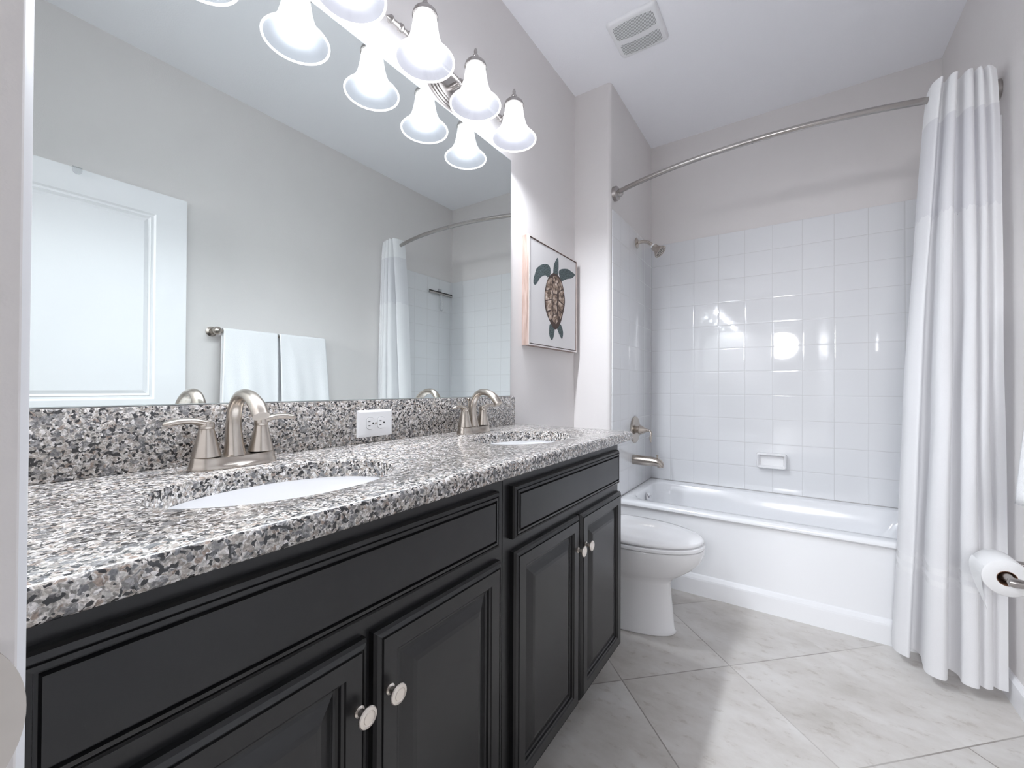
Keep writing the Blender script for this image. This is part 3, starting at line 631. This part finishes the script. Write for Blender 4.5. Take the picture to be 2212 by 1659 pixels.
def flat(bm, pts, x, mi, sm=True):
    P = catmull([(p[0], p[1], 0) for p in pts] + [(pts[0][0], pts[0][1], 0)], 4)[:-1] if sm else [Vector((p[0], p[1], 0)) for p in pts]
    f = bm.faces.new([bm.verts.new((x, p.x, p.y)) for p in P]); f.material_index = mi
for k in ('head', 'lf', 'rf', 'lr', 'rr'): flat(bm, T[k], 0.0364, 1)
flat(bm, T['shell'], 0.0366, 2)
for s_ in SC: flat(bm, s_, 0.0368, 3, False)
bmesh.ops.triangulate(bm, faces=[f for f in bm.faces if f.material_index])
for f in bm.faces:
    if f.material_index and f.normal.x < 0: f.normal_flip()
obj('canvas', bm, [M['canvas'], M['teal'], M['shell'], M['scute']], t_, smooth=False, fin=False, label='off white canvas painted with a brown and teal sea turtle')

# ------------------------------------------------------------------ bathtub
bm = BM(); X0, X1, YF, YB = CX + 0.004, W - 0.002, 2.337, D - 0.002
NN = 96
def tubring(x0, x1, y0, y1, r, z):
    cx, cy = (x0 + x1) / 2, (y0 + y1) / 2; o = []
    per = NN // 4
    for (ccx, ccy, a0) in ((x1 - r, y1 - r, 0), (x0 + r, y1 - r, 90), (x0 + r, y0 + r, 180), (x1 - r, y0 + r, 270)):
        for k in range(per):
            a = math.radians(a0 + 90 * k / (per - 1)); o.append(Vector((ccx + r * math.cos(a), ccy + r * math.sin(a), z)))
    return o
rings = [tubring(X0, X1, YF + 0.022, YB, 0.004, 0.10), tubring(X0, X1, YF + 0.022, YB, 0.004, ZD - 0.035), tubring(X0, X1, YF + 0.012, YB, 0.004, ZD - 0.03), tubring(X0, X1, YF, YB, 0.004, ZD - 0.022),
         tubring(X0, X1, YF, YB, 0.004, ZD - 0.012), tubring(X0, X1, YF + 0.004, YB, 0.004, ZD - 0.003), tubring(X0, X1, YF + 0.012, YB, 0.004, ZD),
         tubring(0.275, 1.620, 2.408, 2.960, 0.105, ZD), tubring(0.280, 1.615, 2.413, 2.955, 0.10, ZD - 0.002), tubring(0.287, 1.605, 2.420, 2.948, 0.097, ZD - 0.012), tubring(0.296, 1.56, 2.434, 2.934, 0.097, ZD - 0.10), tubring(0.315, 1.45, 2.455, 2.913, 0.10, 0.15), tubring(0.335, 1.39, 2.475, 2.893, 0.10, 0.105), tubring(0.385, 1.33, 2.525, 2.843, 0.09, 0.085)]
loft(bm, rings, True, (False, True))
t_ = thing('bathtub', ((X0 + X1) / 2, (YF + YB) / 2, 0), 'white alcove bathtub along the tiled back wall', 'bathtub')
obj('tub_body', bm, M['tubwhite'], t_, angle=50)
bm = BM(); prism(bm, [(YF + 0.0215, 0.105), (YF + 0.016, 0.100), (YF + 0.008, 0.086), (YF + 0.006, 0.078), (YF + 0.006, 0.0), (YF + 0.05, 0.0), (YF + 0.05, 0.105)], X0, X1, 'x'); obj('apron_skirt', bm, M['tubwhite'], t_, smooth=False)
bm = BM(); lathe(bm, [(0.036, 0), (0.037, 0.004), (0.033, 0.009), (0.0, 0.011)], (0.3005, 2.682, 0.375), (0.98, 0, 0.18), 32); ov = obj('overflow_plate', bm, M['chrome'], t_, label='round chrome overflow plate')
bm = BM(); box(bm, (0.309, 2.668, 0.381), (0.320, 2.696, 0.393), 0.003); obj('trip_lever', bm, M['chrome'], ov)
bm = BM(); lathe(bm, [(0.034, 0), (0.034, 0.003), (0.02, 0.005), (0, 0.005)], (0.45, 2.684, 0.0855), n=28); obj('drain', bm, M['chrome'], t_)

# ------------------------------------------------------------------ soap dish on the back wall
t_ = thing('soap_dish', (0.953, D - TT, 0.63), 'white ceramic soap dish on the back wall tiles', 'soap dish')
bm = BM(); yb = D - TT - 0.0004
def rr2(x0, x1, z0, z1, r, y):
    o = []
    for cx, cz, a0 in ((x1 - r, z1 - r, 0), (x0 + r, z1 - r, 90), (x0 + r, z0 + r, 180), (x1 - r, z0 + r, 270)):
        o += [Vector((cx + r * math.cos(math.radians(a0 + 90 * k / 6)), y, cz + r * math.sin(math.radians(a0 + 90 * k / 6)))) for k in range(7)]
    return o
sx0, sx1, sz0, sz1 = 0.872, 1.030, 0.584, 0.678
loft(bm, [rr2(sx0, sx1, sz0, sz1, 0.012, yb), rr2(sx0, sx1, sz0, sz1, 0.012, yb - 0.012), rr2(sx0 + 0.003, sx1 - 0.003, sz0 + 0.003, sz1 - 0.003, 0.011, yb - 0.045), rr2(sx0 + 0.008, sx1 - 0.008, sz0 + 0.008, sz1 - 0.008, 0.009, yb - 0.049),
          rr2(sx0 + 0.013, sx1 - 0.013, sz0 + 0.013, sz1 - 0.012, 0.008, yb - 0.045), rr2(sx0 + 0.018, sx1 - 0.018, sz0 + 0.018, sz1 - 0.014, 0.008, yb - 0.014)])
obj('dish', bm, M['porcelain'], t_, angle=60)

# ------------------------------------------------------------------ shower head, valve, tub spout on the side wall
xw = CX + TT
t_ = thing('wall_shower', (xw, 2.676, 2.004), 'brushed nickel shower head high on the tiled side wall', 'shower head')
bm = BM(); lathe(bm, [(0.034, 0.0003), (0.034, 0.003), (0.026, 0.008), (0.013, 0.013), (0.011, 0.016)], (xw, 2.676, 2.004), (1, 0, 0)); obj('wall_flange', bm, M['nickel'], t_)
bm = BM(); tube(bm, [(xw + 0.008, 2.676, 2.004), (xw + 0.045, 2.676, 2.006), (xw + 0.078, 2.676, 1.992), (xw + 0.104, 2.676, 1.965)], 0.0105, 16); obj('shower_arm', bm, M['nickel'], t_)
hd = Vector((0.72, 0, -0.69)).normalized(); o_ = Vector((xw + 0.100, 2.676, 1.969))
bm = BM(); lathe(bm, [(0.0145, 0.0), (0.0165, 0.004), (0.0165, 0.010), (0.0150, 0.012)], o_, hd, 28); obj('collar', bm, M['porcelain'], t_, label='bright collar ring')
bm = BM(); lathe(bm, [(0.017, 0.010), (0.021, 0.014), (0.0225, 0.030), (0.026, 0.042), (0.036, 0.056), (0.0415, 0.065), (0.042, 0.072), (0.038, 0.075), (0.034, 0.073), (0, 0.072)], o_, hd, 36); hb = obj('head', bm, M['nickel'], t_)
bm = BM(); aa, cc_, _ = frame(hd)
for rr_, nn_ in ((0.0, 1), (0.010, 6), (0.020, 12), (0.028, 16)):
    for k in range(nn_):
        a = 2 * math.pi * k / nn_; lathe(bm, [(0.0024, 0.071), (0.0018, 0.0745), (0, 0.0748)], o_ + (aa * math.cos(a) + cc_ * math.sin(a)) * rr_, hd, 8)
obj('nozzles', bm, M['nozzlegapgrey'], hb, label='grey spray nozzles')
t_ = thing('tub_valve', (xw, 2.648, 0.806), 'brushed nickel round shower valve with a drooping lever on the side wall', 'shower valve')
bm = BM(); lathe(bm, [(0.085, 0.0003), (0.086, 0.004), (0.080, 0.010), (0.055, 0.012), (0.030, 0.013)], (xw, 2.648, 0.806), (1, 0, 0), 48); obj('escutcheon', bm, M['nickel'], t_)
bm = BM(); lathe(bm, [(0.021, 0.012), (0.021, 0.030), (0.031, 0.0305), (0.032, 0.034), (0.027, 0.046), (0.016, 0.066), (0.010, 0.080), (0.0085, 0.090)], (xw, 2.648, 0.806), (1, 0, 0), 32); hn = obj('handle', bm, M['nickel'], t_)
bm = BM(); tube(bm, [(xw + 0.082, 2.648, 0.806), (xw + 0.097, 2.646, 0.804), (xw + 0.106, 2.642, 0.788), (xw + 0.103, 2.636, 0.757), (xw + 0.107, 2.630, 0.734)], [0.0085, 0.0090, 0.0095, 0.0100, 0.0050], 18, 7, flat=0.6, upv=(0, 0, 1)); obj('lever', bm, M['nickel'], hn)
t_ = thing('tub_spout', (xw, 2.622, 0.620), 'brushed nickel tub spout on the side wall under the valve', 'tub spout')
bm = BM(); tube(bm, [(xw + 0.0004, 2.622, 0.621), (xw + 0.06, 2.622, 0.620), (xw + 0.115, 2.622, 0.619), (xw + 0.148, 2.622, 0.616), (xw + 0.165, 2.622, 0.606), (xw + 0.169, 2.622, 0.588)], [0.031, 0.0300, 0.0285, 0.0265, 0.0225, 0.0190], 28, 8, upv=(0, 0, 1)); obj('spout_body', bm, M['nickel'], t_, angle=60)
bm = BM(); lathe(bm, [(0.004, 0), (0.004, 0.010), (0.0075, 0.012), (0.0075, 0.019), (0.005, 0.021), (0, 0.0215)], (xw + 0.148, 2.622, 0.641), n=18); obj('diverter_knob', bm, M['nickel'], t_)

# ------------------------------------------------------------------ curved curtain rod
def rodp(s):
    x = CX + 0.01 + (W - CX - 0.02) * s
    return Vector((x, 2.285 - 0.150 * (1 - (2 * s - 1) ** 2) ** 0.92, 2.172 + 0.006 * s))
t_ = thing('curtain_rod', (CX, 2.285, 2.172), 'curved brushed nickel shower curtain rod above the tub', 'curtain rod')
bm = BM(); tube(bm, [rodp(i / 40) for i in range(41)], 0.0128, 20, smooth=False); rodo = obj('rod', bm, M['nickeldark'], t_, angle=60)
bm = BM(); p_ = rodp(0.47); dd = (rodp(0.475) - rodp(0.465)).normalized(); tube(bm, [p_ - dd * 0.0012, p_ + dd * 0.0012], 0.0132, 20, smooth=False); obj('joint_ring', bm, M['nozzlegapgrey'], rodo, label='dark joint line')
for x, sg in ((CX + 0.0004, 1), (W - 0.0004, -1)):
    bm = BM(); rp = rodp(0 if sg > 0 else 1)
    lathe(bm, [(0.040, 0.0), (0.040, 0.020), (0.036, 0.025), (0.024, 0.031), (0.023, 0.036), (0.020, 0.044), (0.0145, 0.050)], (x, rp.y + 0.002, rp.z), (sg, 0, 0), 36); obj('wall_flange', bm, M['nickeldark'], t_)

# ------------------------------------------------------------------ shower curtain
BOT = [(1.399, 2.2975), (1.397, 2.2335), (1.4157, 2.2045), (1.4372, 2.199), (1.4502, 2.2703), (1.4655, 2.2738), (1.4738, 2.2379), (1.4689, 2.1816), (1.4659, 2.1232), (1.4852, 2.098), (1.5174, 2.1001), (1.5361, 2.184), (1.552, 2.1797), (1.5601, 2.1527), (1.5591, 2.1176), (1.5769, 2.1023), (1.5976, 2.1057), (1.6054, 2.1329), (1.6174, 2.1194), (1.6355, 2.1265), (1.6429, 2.1506), (1.6553, 2.1402), (1.676, 2.1416)]
TOP = [(1.499, 2.252), (1.499, 2.212), (1.504, 2.176), (1.522, 2.150), (1.532, 2.192), (1.537, 2.198), (1.540, 2.184), (1.542, 2.168), (1.546, 2.154), (1.552, 2.146), (1.562, 2.152), (1.570, 2.198), (1.576, 2.202), (1.580, 2.186), (1.584, 2.166), (1.592, 2.154), (1.602, 2.160), (1.608, 2.196), (1.614, 2.166), (1.624, 2.160), (1.630, 2.192), (1.640, 2.166), (1.655, 2.180)]
MSEG = 9
cb = catmull([(x, y, 0) for x, y in BOT], MSEG); ct = catmull([(x, y, 0) for x, y in TOP], MSEG)
ZTOP, ZBOT = 2.222, 0.042
def curt(i, z):
    v = (ZTOP - z) / (ZTOP - ZBOT)
    s = i / (len(cb) - 1)
    w = v ** (0.74 - 0.46 * max(0.0, (s - 0.45) / 0.55) ** 1.2)
    p = ct[i].lerp(cb[i], w)
    wob = 0.006 * math.sin(9 * v + 7 * s) * math.sin(math.pi * v) + 0.004 * math.sin(23 * v + 19 * s) * v * (1 - v) * 2
    y = p.y + wob
    if z < 0.46 and p.x < 1.68: y = min(y, 2.322)
    zz = z
    return Vector((p.x + wob * 0.6, y, zz))
t_ = thing('shower_curtain', (1.56, 2.2, 0.04), 'white fabric shower curtain gathered against the wall on the right end of the rod', 'shower curtain')
def cpart(name, z1, z0, mat, label, scal=0.0, nz=30, off=0.0):
    bm = BM(); n = len(cb) - 1
    def fn(u, v):
        i = round(u * n); z = z1 + (z0 - z1) * v
        if scal and v < 1e-6: z += scal * (math.sin(i * 0.9) * 0.6 + math.sin(i * 0.37 + 1) * 0.8)
        p = curt(i, z); return p + Vector((0, off, 0))
    grid(bm, fn, n, nz); obj(name, bm, mat, t_, angle=180, label=label, fin=False)
cpart('header', ZTOP, 2.078, M['header'], 'opaque white top band', nz=8)
cpart('sheer_panel', 2.078, 1.715, M['sheer'], 'thinner greyish sheer window', nz=16)
cpart('main_panel', 1.722, ZBOT, M['curtain'], 'heavier white body with satin bands near the hem', scal=0.007, nz=60, off=-0.0008)

# ------------------------------------------------------------------ towel bar and the two towels on it (seen in the mirror)
t_ = thing('towel_bar', (W, 1.34, 1.385), 'brushed nickel towel bar on the wall opposite the mirror', 'towel bar')
BX, BZ = 1.622, 1.382
bm = BM(); tube(bm, [(BX, 1.01, BZ), (BX, 1.640, BZ)], 0.008, 16, smooth=False); obj('bar', bm, M['nickel'], t_)
for y, big in ((1.010, 1), (1.640, 0)):
    bm = BM(); lathe(bm, [(0.028, 0.0003), (0.028, 0.006), (0.016, 0.012), (0.011, 0.03), (0.012, 0.055), (0.019, 0.066), (0.023, 0.076), (0.021, 0.088), (0.012, 0.096), (0, 0.098)] if big else [(0.028, 0.0003), (0.028, 0.006), (0.016, 0.012), (0.010, 0.03), (0.010, 0.076), (0.007, 0.083), (0, 0.084)], (W, y, BZ), (-1, 0, 0), 32); obj('post', bm, M['nickel'], t_)
def towel(y0, y1, zb, label, ph, e0, e1):
    bm = BM(); prof = []
    f = 0.019; R = 0.0145
    for k in range(22): prof.append((-1, k / 21))
    for k in range(1, 12): prof.append((0, k / 12))
    for k in range(18): prof.append((1, k / 17))
    def sec(y, u):
        pts = []
        for typ, s in prof:
            if typ == -1:
                z = zb + (BZ - zb) * s; w = (1 - s)
                x = BX - R - 0.034 * w ** 0.8 + 0.007 * w * math.sin(u * 9 + ph) + 0.004 * w * math.sin(u * 21 + ph * 2 + z * 6)
            elif typ == 0:
                a = math.pi - math.pi * s; x = BX + R * math.cos(a); z = BZ + R * math.sin(a)
            else:
                z = BZ - (BZ - zb - 0.05) * s; x = BX + R + 0.012 * s
            pts.append((x, z))
        return pts
    nu = 40
    secs = [sec(0, i / nu) for i in range(nu + 1)]
    def fn(u, v):
        i = round(u * nu); j = round(v * (len(prof) - 1)); x, z = secs[i][j]
        dn = (1 - prof[j][1]) if prof[j][0] == -1 else 0.0
        return Vector((x, y0 + (y1 - y0) * u + dn * (e0 * (1 - u) + e1 * u), z))
    grid(bm, fn, nu, len(prof) - 1)
    o = obj('bath_towel', bm, M['towel'], smooth=True, angle=180, solid=0.010, fin=True); tag(o, label, 'towel', 'towels on the bar')
towel(1.038, 1.334, 0.770, 'white bath towel on the bar next to the open door, seen in the mirror', 0.4, -0.022, -0.006)
towel(1.3475, 1.652, 0.770, 'white bath towel on the bar on the shower curtain side, next to its twin', 2.1, 0.006, 0.022)

# ------------------------------------------------------------------ toilet paper
t_ = thing('toilet_paper_holder', (W, 1.84, 0.54), 'brushed nickel toilet paper holder on the wall by the shower curtain', 'toilet paper holder')
PX, PZ = 1.578, 0.535
for y in (1.752, 1.942):
    bm = BM(); lathe(bm, [(0.027, 0.0003), (0.027, 0.006), (0.018, 0.013), (0.011, 0.035), (0.0095, 0.085), (0.012, 0.105), (0.0135, 0.120), (0.011, 0.130), (0, 0.134)], (W, y, PZ), (-1, 0, 0), 28); obj('post', bm, M['nickeldark'], t_)
bm = BM(); tube(bm, [(PX, 1.756, PZ), (PX, 1.770, PZ), (PX, 1.795, PZ), (PX, 1.820, PZ), (PX, 1.88, PZ), (PX, 1.905, PZ), (PX, 1.925, PZ), (PX, 1.940, PZ)], [0.0075, 0.008, 0.0125, 0.0150, 0.0150, 0.0125, 0.008, 0.0075], 20); obj('roller', bm, M['nickeldark'], t_)
t_ = thing('toilet_paper_roll', (PX, 1.84, PZ), 'white toilet paper roll hanging on the holder with a loose end', 'toilet paper')
rz = PZ - 0.005
bm = BM(); lathe(bm, [(0.0215, -0.052), (0.049, -0.0525), (0.0515, -0.050), (0.0515, 0.050), (0.049, 0.0525), (0.0215, 0.052)], (PX, 1.847, rz), (0, 1, 0), 56, caps=(False, False))
tailw = 0.104
b2 = bmesh.new(); tp = []
for k in range(10): a = math.radians(150 + 4 * k); tp.append((PX + 0.0522 * math.cos(a), rz + 0.0522 * math.sin(a)))
tp += [(PX - 0.0515, rz - 0.010), (PX - 0.0500, rz - 0.03), (PX - 0.047, rz - 0.05), (PX - 0.043, rz - 0.068), (PX - 0.039, rz - 0.083)]
def tf(u, v):
    j = round(v * (len(tp) - 1)); x, z = tp[j]
    cut = 1.0 - (0.55 * max(0, (j - 10) / 4.0))
    return Vector((x, 1.796 + tailw * u * max(cut, 0.25) if j > 10 else 1.796 + tailw * u, z - (0.02 * (1 - u) * max(0, (j - 11) / 3))))
grid(b2, tf, 8, len(tp) - 1); merge(bm, b2)
obj('paper', bm, M['paper'], t_, angle=50)
bm = BM(); lathe(bm, [(0.0215, -0.0522), (0.0215, 0.0522), (0.0200, 0.0522), (0.0200, -0.0522), (0.0215, -0.0522)], (PX, 1.847, rz), (0, 1, 0), 40, caps=(False, False)); obj('core', bm, M['card'], t_, label='brown cardboard core')

# ------------------------------------------------------------------ squeegee on its wall hook (seen in the mirror)
sx = W - TT
t_ = thing('squeegee', (sx, 2.848, 1.94), 'clear handled shower squeegee hanging on the tiled wall, seen in the mirror', 'squeegee')
bm = BM(); prism(bm, [(sx - 0.012, 1.929), (sx - 0.024, 1.929), (sx - 0.027, 1.936), (sx - 0.024, 1.944), (sx - 0.012, 1.944)], 2.700, 2.996, 'y'); bl = obj('blade_bar', bm, M['nickeldark'], t_, smooth=False, label='grey metal blade bar')
bm = BM(); prism(bm, [(sx - 0.016, 1.944), (sx - 0.021, 1.944), (sx - 0.021, 1.954), (sx - 0.016, 1.954)], 2.698, 2.998, 'y'); obj('rubber_blade', bm, M['dark'], bl, smooth=False)
bm = BM(); tube(bm, [(sx - 0.018, 2.848, 1.926), (sx - 0.022, 2.848, 1.885), (sx - 0.026, 2.848, 1.835), (sx - 0.026, 2.848, 1.795), (sx - 0.024, 2.848, 1.778)], [0.010, 0.009, 0.014, 0.015, 0.007], 18); obj('handle', bm, M['clear'], t_, label='clear plastic handle')
bm = BM(); box(bm, (sx - 0.006, 2.826, 1.93), (sx - 0.0003, 2.870, 1.985), 0.002); box(bm, (sx - 0.012, 2.838, 1.9585), (sx - 0.005, 2.858, 1.9635), 0.001); tag(obj('wall_hook', bm, M['clear']), 'clear plastic wall hook holding the squeegee', 'hook')

# ------------------------------------------------------------------ toilet
TYC = 1.925
t_ = thing('toilet', (0.35, TYC, 0), 'white elongated toilet with closed lid between vanity and tub', 'toilet')
def egg(xb, xf, hy, z, p=2.3, n=64):
    """outline longer and rounder at the front (+x)"""
    xm = xb + (xf - xb) * 0.42; o = []
    for k in range(n):
        a = 2 * math.pi * k / n; c, s = math.cos(a), math.sin(a)
        ex = math.copysign(abs(c) ** (2 / (2.0 if c > 0 else p)), c); ey = math.copysign(abs(s) ** (2 / 2.15), s)
        o.append(Vector((xm + ((xf - xm) if c > 0 else (xm - xb)) * ex, TYC + hy * ey, z)))
    return o
bm = BM()
loft(bm, [egg(0.10, 0.640, 0.112, 0.0003), egg(0.10, 0.643, 0.114, 0.006), egg(0.10, 0.636, 0.110, 0.014), egg(0.10, 0.626, 0.106, 0.12), egg(0.10, 0.619, 0.105, 0.215), egg(0.10, 0.632, 0.116, 0.238), egg(0.10, 0.668, 0.142, 0.262), egg(0.10, 0.710, 0.164, 0.295), egg(0.105, 0.742, 0.179, 0.332), egg(0.11, 0.755, 0.186, 0.362), egg(0.11, 0.757, 0.188, 0.378), egg(0.11, 0.756, 0.1875, 0.3850), egg(0.112, 0.754, 0.186, 0.3865)])
obj('bowl', bm, M['porcelain'], t_, angle=70)
bm = BM(); loft(bm, [egg(0.225, 0.756, 0.187, 0.3925), egg(0.225, 0.758, 0.189, 0.394), egg(0.225, 0.758, 0.189, 0.4055), egg(0.225, 0.756, 0.1875, 0.4075)]); obj('seat', bm, M['porcelain'], t_, angle=50)
bm = BM(); loft(bm, [egg(0.222, 0.752, 0.185, 0.4135), egg(0.222, 0.753, 0.186, 0.4145), egg(0.222, 0.752, 0.185, 0.422), egg(0.226, 0.742, 0.178, 0.4275), egg(0.24, 0.69, 0.150, 0.4315), egg(0.27, 0.60, 0.10, 0.4345), egg(0.33, 0.48, 0.045, 0.436)]); obj('lid', bm, M['porcelain'], t_, angle=60)
bm = BM()
bm.free()
for y in (-0.075, 0.075):
    bm = BM(); lathe(bm, [(0.016, 0.3885), (0.016, 0.425), (0.012, 0.430), (0, 0.431)], (0.212, TYC + y, 0), n=20); obj('seat_hinge', bm, M['plastic'], t_)
bm = BM(); loft(bm, [[Vector((x, y, z)) for x, y in ((0.02 + i, TYC - 0.19 + i), (0.20 - i, TYC - 0.19 + i), (0.20 - i, TYC + 0.19 - i), (0.02 + i, TYC + 0.19 - i))] for z, i in ((0.385, 0.02), (0.40, 0.008), (0.70, 0.0), (0.71, 0.0))]); obj('tank', bm, M['porcelain'], t_, smooth=False)
bm = BM(); box(bm, (0.012, TYC - 0.20, 0.7105), (0.21, TYC + 0.20, 0.745), 0.008, 3); obj('tank_lid', bm, M['porcelain'], t_)
bm = BM(); lathe(bm, [(0.014, 0), (0.014, 0.008), (0.006, 0.012), (0.006, 0.02)], (0.2002, TYC - 0.13, 0.66), (1, 0, 0), 18); tube(bm, [(0.217, TYC - 0.13, 0.66), (0.22, TYC - 0.09, 0.655), (0.218, TYC - 0.05, 0.648)], [0.006, 0.006, 0.008], 12); obj('flush_lever', bm, M['chrome'], t_)
for y in (1,):
    bm = BM(); lathe(bm, [(0.009, 0), (0.009, 0.006), (0.006, 0.012), (0, 0.014)], (0.615, TYC - 0.07, 0.0003), n=16)
bm.free()

# ------------------------------------------------------------------ ceiling exhaust vent
t_ = thing('ceiling_vent', (0.449, 1.985, HC), 'white plastic exhaust fan grille on the ceiling', 'vent')
vx0, vx1, vy0, vy1 = 0.332, 0.566, 1.862, 2.106
def rr3(i, z, r=0.018):
    o = []; x0, x1, y0, y1 = vx0 + i, vx1 - i, vy0 + i, vy1 - i
    for cx, cy, a0 in ((x1 - r, y1 - r, 0), (x0 + r, y1 - r, 90), (x0 + r, y0 + r, 180), (x1 - r, y0 + r, 270)):
        for k in range(7):
            a = math.radians(a0 + 90 * k / 6); x = cx + r * math.cos(a); y = cy + r * math.sin(a)
            o.append(Vector((x, y, z)))
    return o
bm = BM(); loft(bm, [rr3(0, HC - 0.0004), rr3(0.0, HC - 0.004), rr3(0.006, HC - 0.014), rr3(0.014, HC - 0.017)]); obj('cover', bm, M['plastic'], t_, angle=60)
zf = HC - 0.017
bmd = BM(); bms = BM(); NS = 34
for band in (0, 1):
    for k in range(NS):
        s = (k + 0.5) / NS; x = vx0 + 0.022 + (vx1 - vx0 - 0.044) * s
        arch = 0.010 * math.sin(math.pi * s)
        if band == 0: ya, yb_ = vy0 + 0.032 - arch, vy0 + 0.110 + arch * 1.2
        else: ya, yb_ = vy0 + 0.142 - arch * 0.2 + 0.012 * math.sin(math.pi * s), vy1 - 0.030 + arch
        if s < 0.04 or s > 0.96: ya += 0.01; yb_ -= 0.006
        box(bmd, (x - 0.0010, ya, zf - 0.0006), (x + 0.0010, yb_, zf + 0.002))
obj('slots', bmd, M['slotgrey'], t_, smooth=False, label='two bands of narrow grey slots')
bms.free()
